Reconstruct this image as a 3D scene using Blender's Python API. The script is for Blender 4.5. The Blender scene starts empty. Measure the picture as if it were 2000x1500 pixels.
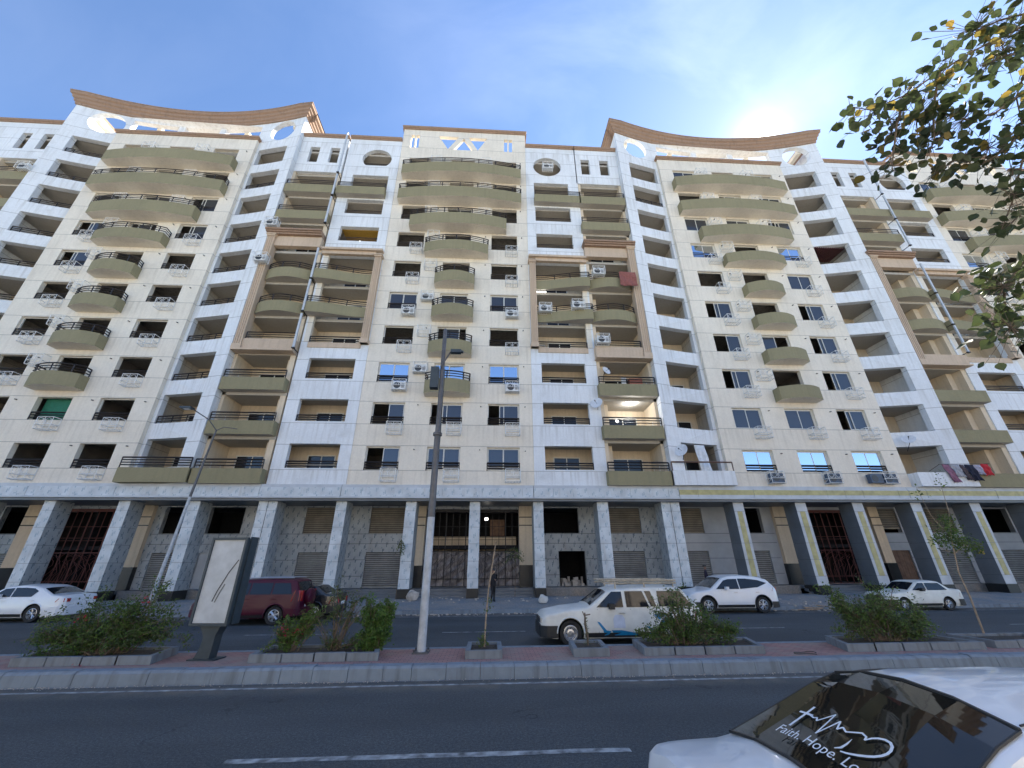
import bpy, bmesh, math, random
from mathutils import Vector, Matrix
from mathutils.geometry import tessellate_polygon
R = math.radians; PI = math.pi
random.seed(11)
S = bpy.context.scene
COL = S.collection
# ------------------------------------------------------------------ camera
H = 2.3                                   # eye height (m)
def cam_setup():
    f, th, yaw, roll = 772., R(24.25), R(3.29), R(-.30)
    right0 = Vector((math.cos(yaw), -math.sin(yaw), 0)); fwd0 = Vector((math.sin(yaw), math.cos(yaw), 0)); up0 = Vector((0, 0, 1))
    fwd = fwd0 * math.cos(th) + up0 * math.sin(th); up = -fwd0 * math.sin(th) + up0 * math.cos(th)
    rr = right0 * math.cos(roll) + up * math.sin(roll); uu = up * math.cos(roll) - right0 * math.sin(roll)
    m = Matrix((rr, uu, -fwd)).transposed().to_4x4(); m.translation = (0, 0, H)
    cd = bpy.data.cameras.new('camera'); cd.sensor_width = 36; cd.lens = 36 * f / 2000; cd.clip_end = 4000; cd.clip_start = .05
    c = bpy.data.objects.new('camera', cd); COL.objects.link(c); c.matrix_world = m; S.camera = c
cam_setup()
# ------------------------------------------------------------------ light and sky
SUNV = Vector((.6681, .6194, .977)).normalized()
SUN_EL, SUN_AZ = math.asin(SUNV.z), math.atan2(SUNV.x, SUNV.y)
sd = bpy.data.lights.new('sun', 'SUN'); sd.energy = 5.0; sd.angle = R(.5); sd.color = (1, .93, .82)
so = bpy.data.objects.new('sun', sd); COL.objects.link(so); so.rotation_euler = SUNV.to_track_quat('Z', 'Y').to_euler(); so.location = (0, 0, 80)
W = bpy.data.worlds.new('World'); S.world = W; W.use_nodes = True
def world():
    nt = W.node_tree; N = nt.nodes; Lk = nt.links; N.clear()
    out = N.new('ShaderNodeOutputWorld'); bg = N.new('ShaderNodeBackground'); bg.inputs[1].default_value = .084
    sk = N.new('ShaderNodeTexSky'); sk.sky_type = 'NISHITA'; sk.sun_disc = False; sk.sun_elevation = SUN_EL; sk.sun_rotation = SUN_AZ
    sk.air_density = .8; sk.dust_density = .02; sk.ozone_density = 4.0; sk.altitude = 0
    tc = N.new('ShaderNodeTexCoord')
    dot = N.new('ShaderNodeVectorMath'); dot.operation = 'DOT_PRODUCT'; dot.inputs[1].default_value = SUNV
    nrm = N.new('ShaderNodeVectorMath'); nrm.operation = 'NORMALIZE'
    Lk.new(tc.outputs['Generated'], nrm.inputs[0]); Lk.new(nrm.outputs[0], dot.inputs[0])
    def m(op, a, b=None):
        n = N.new('ShaderNodeMath'); n.operation = op
        for i, v in enumerate((a, b)):
            if v is None: continue
            if isinstance(v, (int, float)): n.inputs[i].default_value = v
            else: Lk.new(v, n.inputs[i])
        return n.outputs[0]
    d = m('MAXIMUM', dot.outputs['Value'], 0)
    # thin high cloud scattering forward round the sun
    mp = N.new('ShaderNodeMapping'); mp.inputs['Scale'].default_value = (1.3, 3.2, 2.4); mp.inputs['Rotation'].default_value = (.3, .2, .9)
    nz = N.new('ShaderNodeTexNoise'); nz.inputs['Scale'].default_value = 1.7; nz.inputs['Detail'].default_value = 7; nz.inputs['Roughness'].default_value = .55; nz.inputs['Distortion'].default_value = .5
    Lk.new(nrm.outputs[0], mp.inputs[0]); Lk.new(mp.outputs[0], nz.inputs[0])
    cl = N.new('ShaderNodeMapRange'); cl.inputs[1].default_value = .42; cl.inputs[2].default_value = .75; Lk.new(nz.outputs[0], cl.inputs[0])
    phase = m('ADD', m('MULTIPLY', m('POWER', d, 8), .55), .12)
    cloud = m('MULTIPLY', m('MULTIPLY', cl.outputs[0], phase), 1.5)
    aur = m('ADD', m('MULTIPLY', m('POWER', d, 12), .5), m('ADD', m('MULTIPLY', m('POWER', d, 90), .55), m('ADD', m('MULTIPLY', m('POWER', d, 900), 2.0), m('MULTIPLY', m('POWER', d, 9000), 90.0))))
    tot = m('ADD', cloud, aur)
    tint = N.new('ShaderNodeMixRGB'); tint.blend_type = 'MULTIPLY'; tint.inputs[0].default_value = 1; tint.inputs[1].default_value = (1, .96, .88, 1); Lk.new(tot, tint.inputs[2])
    add = N.new('ShaderNodeMixRGB'); add.blend_type = 'ADD'; add.inputs[0].default_value = 1
    Lk.new(sk.outputs[0], add.inputs[1]); Lk.new(tint.outputs[0], add.inputs[2]); Lk.new(add.outputs[0], bg.inputs[0]); Lk.new(bg.outputs[0], out.inputs[0])
world()
S.view_settings.view_transform = 'Standard'; S.view_settings.look = 'None'; S.view_settings.gamma = 1; S.view_settings.exposure = 1.98
S.render.engine = 'CYCLES'; S.cycles.max_bounces = 6; S.cycles.diffuse_bounces = 4; S.cycles.sample_clamp_indirect = 6

# ------------------------------------------------------------------ mesh helpers
class MB:
    def __init__(s): s.v = []; s.f = []; s.m = []
    def quad(s, *p, mi=0):
        n = len(s.v); s.v += [tuple(q) for q in p]; s.f.append(tuple(range(n, n + len(p)))); s.m.append(mi)
    def box(s, x0, x1, y0, y1, z0, z1, mi=0):
        n = len(s.v)
        s.v += [(x0,y0,z0),(x1,y0,z0),(x1,y1,z0),(x0,y1,z0),(x0,y0,z1),(x1,y0,z1),(x1,y1,z1),(x0,y1,z1)]
        for q in ((0,3,2,1),(4,5,6,7),(0,1,5,4),(1,2,6,5),(2,3,7,6),(3,0,4,7)): s.f.append(tuple(n+i for i in q)); s.m.append(mi)
    def bar(s, p, q, w=.015, mi=0, n=4, w2=None):
        p = Vector(p); q = Vector(q); d = q - p
        if d.length < 1e-6: return
        d.normalize(); a = d.orthogonal().normalized(); b = d.cross(a); k = len(s.v); w2 = w if w2 is None else w2
        for c, ww in ((p, w), (q, w2)):
            for i in range(n):
                t = 2*PI*(i+.5)/n; s.v.append(tuple(c + a*(math.cos(t)*ww) + b*(math.sin(t)*ww)))
        for i in range(n): s.f.append((k+i, k+(i+1) % n, k+n+(i+1) % n, k+n+i)); s.m.append(mi)
        s.f.append(tuple(k+i for i in reversed(range(n)))); s.m.append(mi); s.f.append(tuple(k+n+i for i in range(n))); s.m.append(mi)
    def tube(s, pts, r, n=6, mi=0):
        pts = [Vector(p) for p in pts]; rs = r if isinstance(r, (list, tuple)) else [r]*len(pts); k = len(s.v); a = None
        for i, p in enumerate(pts):
            d = (pts[min(i+1, len(pts)-1)] - pts[max(i-1, 0)]).normalized()
            a = d.orthogonal().normalized() if a is None else (a - d*a.dot(d)).normalized()
            b = d.cross(a)
            for j in range(n):
                t = 2*PI*j/n; s.v.append(tuple(p + a*(math.cos(t)*rs[i]) + b*(math.sin(t)*rs[i])))
        for i in range(len(pts)-1):
            for j in range(n): s.f.append((k+i*n+j, k+i*n+(j+1) % n, k+(i+1)*n+(j+1) % n, k+(i+1)*n+j)); s.m.append(mi)
        s.f.append(tuple(k+j for j in reversed(range(n)))); s.m.append(mi)
        e = k+(len(pts)-1)*n; s.f.append(tuple(e+j for j in range(n))); s.m.append(mi)
    def lathe(s, prof, axis='z', c=(0,0,0), n=20, mi=0):     # prof: (radius, height along axis)
        k = len(s.v); M = len(prof)
        for j in range(n):
            t = 2*PI*j/n; ct, st = math.cos(t), math.sin(t)
            for r, h in prof:
                p = {'z': (r*ct, r*st, h), 'y': (r*ct, h, -r*st), 'x': (h, r*ct, r*st)}[axis]; s.v.append((p[0]+c[0], p[1]+c[1], p[2]+c[2]))
        for j in range(n):
            for i in range(M-1): s.f.append((k+j*M+i, k+((j+1) % n)*M+i, k+((j+1) % n)*M+i+1, k+j*M+i+1)); s.m.append(mi)
    def poly(s, loops, y0, y1, fn=None, mi=0, side=True, sub=99):   # wall sheet in (x,z) with holes, front at y0 and back at y1
        fn = fn or (lambda x, y, z: (x, y, z)); L2 = []
        for lp in loops:
            o = []
            for i, a in enumerate(lp):
                b = lp[(i+1) % len(lp)]; nn = max(1, int(math.ceil(abs(b[0]-a[0])/sub)))
                o += [(a[0]+(b[0]-a[0])*t/nn, a[1]+(b[1]-a[1])*t/nn) for t in range(nn)]
            L2.append(o)
        tr = tessellate_polygon([[Vector((x, z, 0)) for x, z in lp] for lp in L2]); flat = [p for lp in L2 for p in lp]
        for yy, fl in ((y0, False), (y1, True)):
            k = len(s.v); s.v += [fn(x, yy, z) for x, z in flat]
            for t in tr:
                a, b, c = (flat[i] for i in t); ccw = (b[0]-a[0])*(c[1]-a[1])-(b[1]-a[1])*(c[0]-a[0]) > 0
                t = tuple(k+i for i in (t if ccw else reversed(t))); s.f.append(tuple(reversed(t)) if fl else t); s.m.append(mi)
        if side:
            for li, lp in enumerate(L2):
                ar = sum(lp[i][0]*lp[(i+1) % len(lp)][1]-lp[(i+1) % len(lp)][0]*lp[i][1] for i in range(len(lp)))
                q = lp if (ar > 0) == (li == 0) else lp[::-1]
                for i in range(len(q)):
                    a, b = q[i], q[(i+1) % len(q)]; s.quad(fn(a[0],y0,a[1]), fn(a[0],y1,a[1]), fn(b[0],y1,b[1]), fn(b[0],y0,b[1]), mi=mi)
    def mesh(s, name, mats, smooth=None):
        me = bpy.data.meshes.new(name); me.from_pydata(s.v, [], s.f)
        for m in (mats if isinstance(mats, (list, tuple)) else [mats]): me.materials.append(m)
        if any(s.m): me.polygons.foreach_set('material_index', s.m)
        if smooth is not None:
            me.polygons.foreach_set('use_smooth', [True]*len(me.polygons)); me.set_sharp_from_angle(angle=R(smooth))
        me.update(); return me
    def build(s, name, mats, parent=None, smooth=None, **kw): return link(name, s.mesh(name, mats, smooth), parent, **kw)
def link(name, me, parent=None, loc=None, rot=None, **props):
    o = bpy.data.objects.new(name, me); COL.objects.link(o)
    if parent: o.parent = parent
    if loc is not None: o.location = loc
    if rot is not None: o.rotation_euler = rot
    for k, v in props.items(): o[k] = v
    return o
def thing(name, label, cat, loc=(0,0,0), rz=0, group=None):
    o = link(name, None, loc=loc, rot=(0,0,rz), label=label, category=cat)
    if group: o['group'] = group
    return o
def rect(x0, x1, z0, z1): return [(x0,z0),(x1,z0),(x1,z1),(x0,z1)]
def disc(cx, cz, rx, rz=None, n=32, flat=None):
    rz = rz or rx; o = [(cx+rx*math.cos(2*PI*i/n), cz+rz*math.sin(2*PI*i/n)) for i in range(n)]
    return [(x, max(z, flat)) for x, z in o] if flat else o

# ------------------------------------------------------------------ materials
def NT(name):
    m = bpy.data.materials.new(name); m.use_nodes = True; nt = m.node_tree; b = nt.nodes['Principled BSDF']
    return m, nt, b
class G:                                   # tiny node-graph helper
    def __init__(s, nt): s.nt = nt; s.N = nt.nodes; s.L = nt.links; s.pos = s.N.new('ShaderNodeNewGeometry').outputs['Position']
    def m(s, op, *a, clamp=False):
        n = s.N.new('ShaderNodeMath'); n.operation = op; n.use_clamp = clamp
        for i, v in enumerate(a):
            if isinstance(v, (int, float)): n.inputs[i].default_value = v
            else: s.L.new(v, n.inputs[i])
        return n.outputs[0]
    def xyz(s):
        n = s.N.new('ShaderNodeSeparateXYZ'); s.L.new(s.pos, n.inputs[0]); return n.outputs
    def noise(s, scale, detail=4, stretch=(1,1,1), rough=.55):
        mp = s.N.new('ShaderNodeMapping'); mp.inputs['Scale'].default_value = stretch; s.L.new(s.pos, mp.inputs[0])
        n = s.N.new('ShaderNodeTexNoise'); n.inputs['Scale'].default_value = scale; n.inputs['Detail'].default_value = detail; n.inputs['Roughness'].default_value = rough
        s.L.new(mp.outputs[0], n.inputs[0]); return n.outputs[0]
    def rng(s, v, a, b, c, d):
        n = s.N.new('ShaderNodeMapRange'); s.L.new(v, n.inputs[0])
        for i, x in enumerate((a, b, c, d)): n.inputs[i+1].default_value = x
        return n.outputs[0]
    def mix(s, fac, a, b, op='MIX'):
        n = s.N.new('ShaderNodeMixRGB'); n.blend_type = op
        for i, v in enumerate((fac, a, b)):
            if isinstance(v, (int, float)): n.inputs[i].default_value = v
            elif isinstance(v, tuple): n.inputs[i].default_value = (*v, 1)
            else: s.L.new(v, n.inputs[i])
        return n.outputs[0]
    def bump(s, h, st, dist=.02):
        n = s.N.new('ShaderNodeBump'); n.inputs['Strength'].default_value = st; n.inputs['Distance'].default_value = dist; s.L.new(h, n.inputs['Height'])
        s.L.new(n.outputs[0], s.N['Principled BSDF'].inputs['Normal'])
def simple(name, col, rough=.6, metal=0, var=.12, scale=6, bump=0, emit=0, spec=.5, coat=0):
    m, nt, b = NT(name); g = G(nt)
    n = g.noise(scale, 4); k = g.rng(n, .3, .7, 1-var, 1+var)
    c = g.mix(1, col, k, 'MULTIPLY'); nt.links.new(c, b.inputs['Base Color'])
    b.inputs['Roughness'].default_value = rough; b.inputs['Metallic'].default_value = metal; b.inputs['Specular IOR Level'].default_value = spec; b.inputs['Coat Weight'].default_value = coat
    if bump: g.bump(g.noise(scale*6, 3), bump)
    if emit: b.inputs['Emission Color'].default_value = (*col, 1); b.inputs['Emission Strength'].default_value = emit
    return m
def plaster(name, col, dirt=(.30,.24,.16), joint=.55, stain=.35, pitch=3.0, z1=7.5, z2=9.08, blot=.0):
    m, nt, b = NT(name); g = G(nt); X = g.xyz()
    big = g.rng(g.noise(.35, 5), .3, .7, .93, 1.05); fine = g.rng(g.noise(9, 4), .3, .7, .95, 1.04)
    c = g.mix(1, col, g.m('MULTIPLY', big, fine), 'MULTIPLY')
    below = g.m('ADD', .35, g.m('POWER', g.m('FRACT', g.m('DIVIDE', g.m('SUBTRACT', X[2], z1), pitch)), 2)) if joint else 1.0      # water marks run down from the sills
    st = g.m('MULTIPLY', g.rng(g.noise(2.6, 5, (1.9, 1.9, .12)), .47, .70, 0, stain*1.25), below)
    st2 = g.rng(g.noise(.9, 6), .55, .75, 0, stain*.7+blot)
    c = g.mix(g.m('MAXIMUM', st, st2), c, dirt)
    if joint:
        f = None
        for zz in (z1, z2):
            t = g.m('FRACT', g.m('DIVIDE', g.m('SUBTRACT', X[2], zz), pitch)); l = g.m('LESS_THAN', t, .0125); f = l if f is None else g.m('MAXIMUM', f, l)
        c = g.mix(g.m('MULTIPLY', f, joint), c, (.12,.11,.10))
    nt.links.new(c, b.inputs['Base Color']); b.inputs['Roughness'].default_value = .88; b.inputs['Specular IOR Level'].default_value = .2
    g.bump(g.noise(14, 5), .25, .02); return m
def board(name, col, mark=(.05,.09,.13), strength=1.0, cell=(.34,.62)):
    m, nt, b = NT(name); g = G(nt); X = g.xyz()
    u = g.m('ADD', X[0], X[1]); v = X[2]
    row = g.m('FLOOR', g.m('DIVIDE', v, cell[1])); u2 = g.m('ADD', g.m('DIVIDE', u, cell[0]), g.m('MULTIPLY', row, .37))
    fu = g.m('FRACT', u2); fv = g.m('FRACT', g.m('ADD', g.m('DIVIDE', v, cell[1]), g.m('MULTIPLY', g.m('FLOOR', u2), .43)))
    a = g.m('MULTIPLY', g.m('LESS_THAN', fu, .15), g.m('MULTIPLY', g.m('GREATER_THAN', fv, .25), g.m('LESS_THAN', fv, .68)))
    a2 = g.m('MULTIPLY', g.m('MULTIPLY', g.m('GREATER_THAN', fu, .22), g.m('LESS_THAN', fu, .32)), g.m('MULTIPLY', g.m('GREATER_THAN', fv, .45), g.m('LESS_THAN', fv, .85)))
    mk = g.m('MULTIPLY', g.m('MAXIMUM', a, a2), g.rng(g.noise(18, 3), .38, .52, .2, strength))
    c = g.mix(1, col, g.rng(g.noise(1.3, 5), .3, .7, .8, 1.12), 'MULTIPLY'); c = g.mix(mk, c, mark)
    c = g.mix(g.rng(g.noise(1.8, 5, (1.5,1.5,.2)), .55, .8, 0, .4), c, (.30,.27,.22))
    nt.links.new(c, b.inputs['Base Color']); b.inputs['Roughness'].default_value = .62; g.bump(g.noise(5, 4), .3); return m
M = {}
M['cream'] = plaster('cream_plaster', (.75,.685,.575), (.36,.30,.22), stain=.19, blot=.06)
M['grime'] = plaster('weathered_cream_plaster', (.50,.46,.39), (.26,.23,.19), stain=.7, blot=.2)  # cream of the bay side returns: their shade painted in as darker colour, plus stains
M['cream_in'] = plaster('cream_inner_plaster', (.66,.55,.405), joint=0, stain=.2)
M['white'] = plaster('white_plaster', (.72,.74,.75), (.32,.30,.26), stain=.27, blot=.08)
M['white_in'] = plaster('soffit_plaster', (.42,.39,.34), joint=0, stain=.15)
M['olive'] = plaster('olive_plaster', (.268,.238,.142), (.15,.135,.09), joint=0, stain=.16)
M['tan'] = plaster('tan_plaster', (.55,.425,.31), (.28,.21,.15), joint=0, stain=.2)
M['brown'] = plaster('brown_cornice', (.32,.215,.15), (.16,.12,.09), joint=0, stain=.3)
M['concrete'] = plaster('raw_concrete', (.34,.31,.27), (.10,.09,.08), joint=0, stain=.4)
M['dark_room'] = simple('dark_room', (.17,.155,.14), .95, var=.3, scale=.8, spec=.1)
M['rail'] = simple('railing_paint', (.022,.018,.018), .5, var=.25)
M['brown_rail'] = simple('brown_railing_paint', (.12,.07,.05), .6)
M['cage'] = simple('white_cage_wire', (.70,.70,.68), .5, var=.2, scale=14)
M['frame'] = simple('window_frame', (.62,.60,.54), .45, var=.06)
M['gframe'] = simple('gate_iron', (.03,.03,.033), .6, .3)
M['redframe'] = simple('red_iron', (.11,.035,.03), .65)
M['ac'] = simple('air_conditioner_shell', (.66,.67,.66), .45, var=.08, scale=9)
M['acdark'] = simple('fan_grille', (.05,.055,.06), .5)
M['acblue'] = simple('dark_blue_grille', (.05,.08,.13), .45)
M['board'] = board('insulation_board', (.36,.385,.395))
M['boardw'] = board('pale_insulation_board', (.56,.60,.62), (.12,.25,.33), .6, (.45,.5))
M['panel'] = simple('grey_panel', (.34,.36,.38), .5, var=.12, scale=1.2)
M['panel_d'] = simple('dark_grey_panel', (.125,.145,.165), .45, var=.12, scale=1.5)
M['panel_l'] = simple('pale_panel', (.46,.49,.52), .5, var=.12, scale=1.5)
M['yellow'] = simple('yellow_film', (.42,.38,.18), .6, var=.2, scale=3)
M['black'] = simple('black_plinth', (.012,.015,.018), .35, var=.3, scale=3)
M['shutter'] = simple('roller_shutter', (.36,.365,.36), .5, .25, var=.22, scale=1.5)
M['shutter_up'] = simple('brownish_roller_shutter', (.27,.235,.18), .5, .2, var=.22, scale=1.5)
M['wood'] = simple('brown_wood', (.16,.09,.055), .7, var=.3, scale=4)
M['pale_wood'] = simple('weathered_plank', (.36,.27,.19), .8, var=.3, scale=9)
M['stone'] = simple('rubble', (.42,.38,.33), .9, var=.3, scale=5, bump=.4)
M['kerb'] = plaster('kerb_stone', (.215,.255,.295), (.09,.09,.09), joint=0, stain=.38, blot=.15)
M['planter'] = plaster('planter_stone', (.20,.225,.25), (.10,.10,.10), joint=0, stain=.5)
M['soil'] = simple('soil', (.055,.045,.035), .95, var=.5, scale=8, bump=.8)
M['tyre'] = simple('tyre_rubber', (.018,.018,.018), .8)
M['rim'] = simple('alloy_rim', (.55,.56,.58), .3, .8, var=.05)
M['trim'] = simple('black_trim', (.02,.021,.022), .5)
M['lamp_red'] = simple('red_lens', (.35,.02,.02), .2, coat=.5)
M['lamp_clear'] = simple('clear_lens', (.55,.55,.53), .15, .3, coat=.6)
M['white_paint'] = simple('white_car_paint', (.74,.76,.78), .28, var=.03, scale=3, coat=.6)
M['old_white'] = simple('old_white_paint', (.66,.67,.63), .42, var=.10, scale=3, coat=.2)
M['wine'] = simple('wine_red_paint', (.058,.003,.018), .4, 0, var=.04, coat=.15, spec=.25)
M['blackpaint'] = simple('black_car_paint', (.02,.02,.022), .25, coat=.7)
M['plate'] = simple('number_plate', (.7,.72,.75), .5)
M['pole'] = simple('dark_grey_steel', (.11,.11,.115), .55, .3, var=.2, scale=5)
M['poled'] = simple('white_pole_paint', (.42,.45,.48), .55, var=.2, scale=5)
M['bbd'] = simple('dark_sign_metal', (.045,.062,.075), .5, .3)
M['bbf'] = simple('faded_poster', (.46,.49,.51), .6, var=.12, scale=4)
M['cloth'] = simple('dark_cloth', (.012,.012,.015), .9, var=.3)
M['skin'] = simple('skin', (.26,.15,.1), .6, var=.05)
M['lit'] = simple('lit_lamp', (1,.97,.9), .4, emit=3)
M['dish'] = simple('dish_paint', (.62,.64,.66), .5)
M['white_line'] = simple('road_paint', (.27,.285,.29), .8, var=.75, scale=5)
M['green_net'] = simple('green_net', (.02,.16,.10), .8)
M['ochre'] = simple('ochre_room', (.42,.26,.05), .8)
def glass_mat(name, tint, metal, rough=.04):
    m, nt, b = NT(name); b.inputs['Base Color'].default_value = (*tint, 1); b.inputs['Metallic'].default_value = metal; b.inputs['Roughness'].default_value = rough
    g = G(nt); g.bump(g.noise(1.6, 2), .05, .03); return m
M['glass'] = glass_mat('window_glass', (.085,.092,.105), .55)
M['mirror'] = glass_mat('reflective_glass', (.62,.70,.80), 1)
M['dglass'] = glass_mat('dark_door_glass', (.02,.022,.025), .1)
M['cglass'] = glass_mat('tinted_car_glass', (.012,.015,.02), .0, .03)
M['rglass'] = glass_mat('black_rear_glass', (.014,.014,.012), .15, .02)
def asphalt():
    m, nt, b = NT('asphalt'); g = G(nt); X = g.xyz()
    v = g.N.new('ShaderNodeTexVoronoi'); v.inputs['Scale'].default_value = 55; g.L.new(g.pos, v.inputs[0])
    sp = g.rng(v.outputs['Distance'], .0, .5, 1.45, .75); big = g.rng(g.noise(.5, 6, (.35,1,1)), .3, .7, .75, 1.25)
    fin = g.m('MULTIPLY', g.rng(g.noise(70, 2), .35, .65, .7, 1.35), g.rng(g.noise(24, 3), .35, .65, .72, 1.32))
    c = g.mix(1, (.064,.074,.081), g.m('MULTIPLY', g.m('MULTIPLY', sp, big), fin), 'MULTIPLY')
    for yc in (3.4, 5.1, 8.0, 9.3, 14.0, 15.6, 18.2, 20.0):       # polished wheel tracks
        c = g.mix(g.m('MULTIPLY', g.rng(g.m('ABSOLUTE', g.m('SUBTRACT', X[1], yc)), .05, .42, 1, 0), g.rng(g.noise(.8, 5, (.15,1,1)), .35, .65, .05, .4)), c, (.040,.043,.047))
    cr = g.N.new('ShaderNodeTexVoronoi'); cr.feature = 'DISTANCE_TO_EDGE'; cr.inputs['Scale'].default_value = .38; wv = g.N.new('ShaderNodeVectorMath'); nz = g.N.new('ShaderNodeTexNoise'); nz.inputs['Scale'].default_value = 1.6; nz.inputs['Detail'].default_value = 6
    g.L.new(g.pos, nz.inputs[0]); g.L.new(g.pos, wv.inputs[0]); g.L.new(nz.outputs['Color'], wv.inputs[1]); g.L.new(wv.outputs[0], cr.inputs[0])
    c = g.mix(g.m('MULTIPLY', g.m('LESS_THAN', cr.outputs['Distance'], .006), g.rng(g.noise(.35, 3), .52, .60, 0, .8)), c, (.018,.019,.02))
    c = g.mix(g.rng(g.noise(.9, 4, (1,1,1)), .68, .74, 0, .45), c, (.028,.028,.03))
    for yc, wd, st in ((9.98, .5, .75), (12.65, .35, .5), (22.0, .9, .9)):       # dust gathers along the kerbs
        d = g.m('ABSOLUTE', g.m('SUBTRACT', X[1], yc)); k = g.m('MULTIPLY', g.rng(d, 0, wd, 1, 0), g.rng(g.noise(2.5, 6), .35, .6, .2, st))
        c = g.mix(k, c, (.17,.145,.115))
    g.L.new(c, b.inputs['Base Color']); b.inputs['Roughness'].default_value = .82; g.bump(v.outputs['Distance'], .35, .008); return m
M['asphalt'] = asphalt()
def pavers():
    m, nt, b = NT('red_pavers'); g = G(nt)
    mp = g.N.new('ShaderNodeMapping'); g.L.new(g.pos, mp.inputs[0])
    br = g.N.new('ShaderNodeTexBrick'); br.inputs['Scale'].default_value = 1; br.inputs['Brick Width'].default_value = .2; br.inputs['Row Height'].default_value = .1; br.inputs['Mortar Size'].default_value = .006
    br.inputs['Color1'].default_value = (.37,.20,.18,1); br.inputs['Color2'].default_value = (.29,.165,.15,1); br.inputs['Mortar'].default_value = (.10,.09,.08,1)
    g.L.new(mp.outputs[0], br.inputs[0])
    c = g.mix(g.rng(g.noise(1.3, 6), .45, .62, 0, .7), br.outputs[0], (.27,.235,.205)); g.L.new(c, b.inputs['Base Color']); b.inputs['Roughness'].default_value = .9; g.bump(br.outputs['Fac'], -.3, .01); return m
M['pavers'] = pavers()
def pavement_m():
    m, nt, b = NT('dusty_pavement'); g = G(nt); c = g.mix(g.rng(g.noise(.9, 7), .4, .65, 0, 1), (.20,.215,.225), (.30,.27,.235)); c = g.mix(1, c, g.rng(g.noise(14, 4), .3, .7, .8, 1.2), 'MULTIPLY')
    g.L.new(c, b.inputs['Base Color']); b.inputs['Roughness'].default_value = .93; g.bump(g.noise(9, 5), .5, .02); return m
M['pavement'] = pavement_m()
def leaf_mat(name, c1, c2, tr=.35):
    m, nt, b = NT(name); g = G(nt); o = g.N.new('ShaderNodeObjectInfo').outputs['Random']
    k = g.m('ADD', g.m('MULTIPLY', g.rng(g.noise(7, 2), .3, .7, 0, 1), .7), g.m('MULTIPLY', o, .3))
    c = g.mix(k, c1, c2); g.L.new(c, b.inputs['Base Color']); b.inputs['Roughness'].default_value = .55
    t = g.N.new('ShaderNodeBsdfTranslucent'); g.L.new(c, t.inputs[0]); mx = g.N.new('ShaderNodeMixShader'); mx.inputs[0].default_value = tr
    g.L.new(b.outputs[0], mx.inputs[1]); g.L.new(t.outputs[0], mx.inputs[2]); g.L.new(mx.outputs[0], g.N['Material Output'].inputs[0]); return m
M['leaf'] = leaf_mat('shrub_leaf', (.048,.090,.026), (.14,.20,.045))
M['leaf_b'] = leaf_mat('bright_shrub_leaf', (.055,.13,.02), (.17,.28,.05))
M['leaf_d'] = leaf_mat('dull_shrub_leaf', (.055,.075,.038), (.12,.15,.06))
M['bleaf'] = leaf_mat('overhanging_leaf', (.028,.046,.022), (.075,.095,.03), .3)
M['bleaf_y'] = leaf_mat('yellowing_leaf', (.16,.15,.03), (.26,.17,.04), .5)
M['flower'] = leaf_mat('red_bract', (.40,.02,.05), (.5,.05,.09))
M['yflower'] = leaf_mat('yellow_bract', (.6,.42,.03), (.7,.5,.05))
M['bark'] = simple('bark', (.14,.105,.075), .9, var=.35, scale=12, bump=.5)
M['sail'] = simple('dry_stick', (.30,.23,.16), .85, var=.3, scale=10)

# ------------------------------------------------------------------ setting: ground, road, median, pavement
D = 24.93
def structure(name, mb, mat, parent=None, **k):
    o = mb.build(name, mat, parent, **k)
    if parent is None: o['kind'] = 'structure'
    return o
g = MB(); g.quad((-900,-700,-.06),(900,-700,-.06),(900,1200,-.06),(-900,1200,-.06)); structure('ground', g, M['pavement'])
g = MB()
for y0, y1 in ((-1.5, 10.35), (12.6, 22.45)):
    n = 60
    for i in range(n): x0 = -150+300*i/n; x1 = x0+300/n; g.quad((x0,y0,0),(x1,y0,0),(x1,y1,0),(x0,y1,0))
structure('road', g, M['asphalt'])
def wob(x0, x1, yc, w, z=.004, seg=.5, jit=.012):
    g = MB(); x = x0; a = (yc-w/2, yc+w/2)
    while x < x1-1e-6:
        xn = min(x+seg, x1); b = (yc-w/2+random.uniform(-jit, jit), yc+w/2+random.uniform(-jit, jit))
        g.quad((x,a[0],z),(xn,b[0],z),(xn,b[1],z),(x,a[1],z)); a = b; x = xn
    return g
md = link('road_markings', None, kind='structure')
for x0, x1, yc, w in [(-3.3,1.95,6.74,.13),(-12.5,-7.3,6.76,.13),(-60,60,10.03,.10),(-60,60,21.35,.1)]: structure('painted_line', wob(x0,x1,yc,w), M['white_line'], md)
for x0, x1 in [(-14,-11),(-8.5,-5.5),(-1.6,1.4),(8.2,11.2),(14.4,17.4),(20.3,23.3),(-21,-18)]: structure('painted_line', wob(x0,x1,16.75,.1), M['white_line'], md)
med = MB(); med.box(-70,70,10.79,12.42,-.05,.232); med = structure('median_pavement', med, M['pavers'])
def kstone(L):
    g = MB(); r = .06; yz = [(-.02,-.04),(.0,.20),(.05,.245),(.27,.25),(.28,-.04)]
    for i in range(len(yz)-1):
        a, b = yz[i], yz[i+1]; g.quad((0,a[0],a[1]),(L,a[0],a[1]),(L,b[0],b[1]),(0,b[0],b[1]))
    g.quad(*[(0,y,z) for y, z in yz][::-1]); g.quad(*[(L,y,z) for y, z in yz]); return g.mesh('kerb_stone', M['kerb'])
ks = [kstone(.735), kstone(.60), kstone(.66)]; x = -21.0; i = 0
while x < 24:
    j = random.choice((0,0,1,2)); link('kerb_stone', ks[j], med, loc=(x, 10.5+random.uniform(-.008,.008), random.uniform(-.012,.008)), rot=(0,random.uniform(-.004,.004),random.uniform(-.006,.006))); x += (.745,.61,.67)[j]
g = MB(); x = -70
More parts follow.
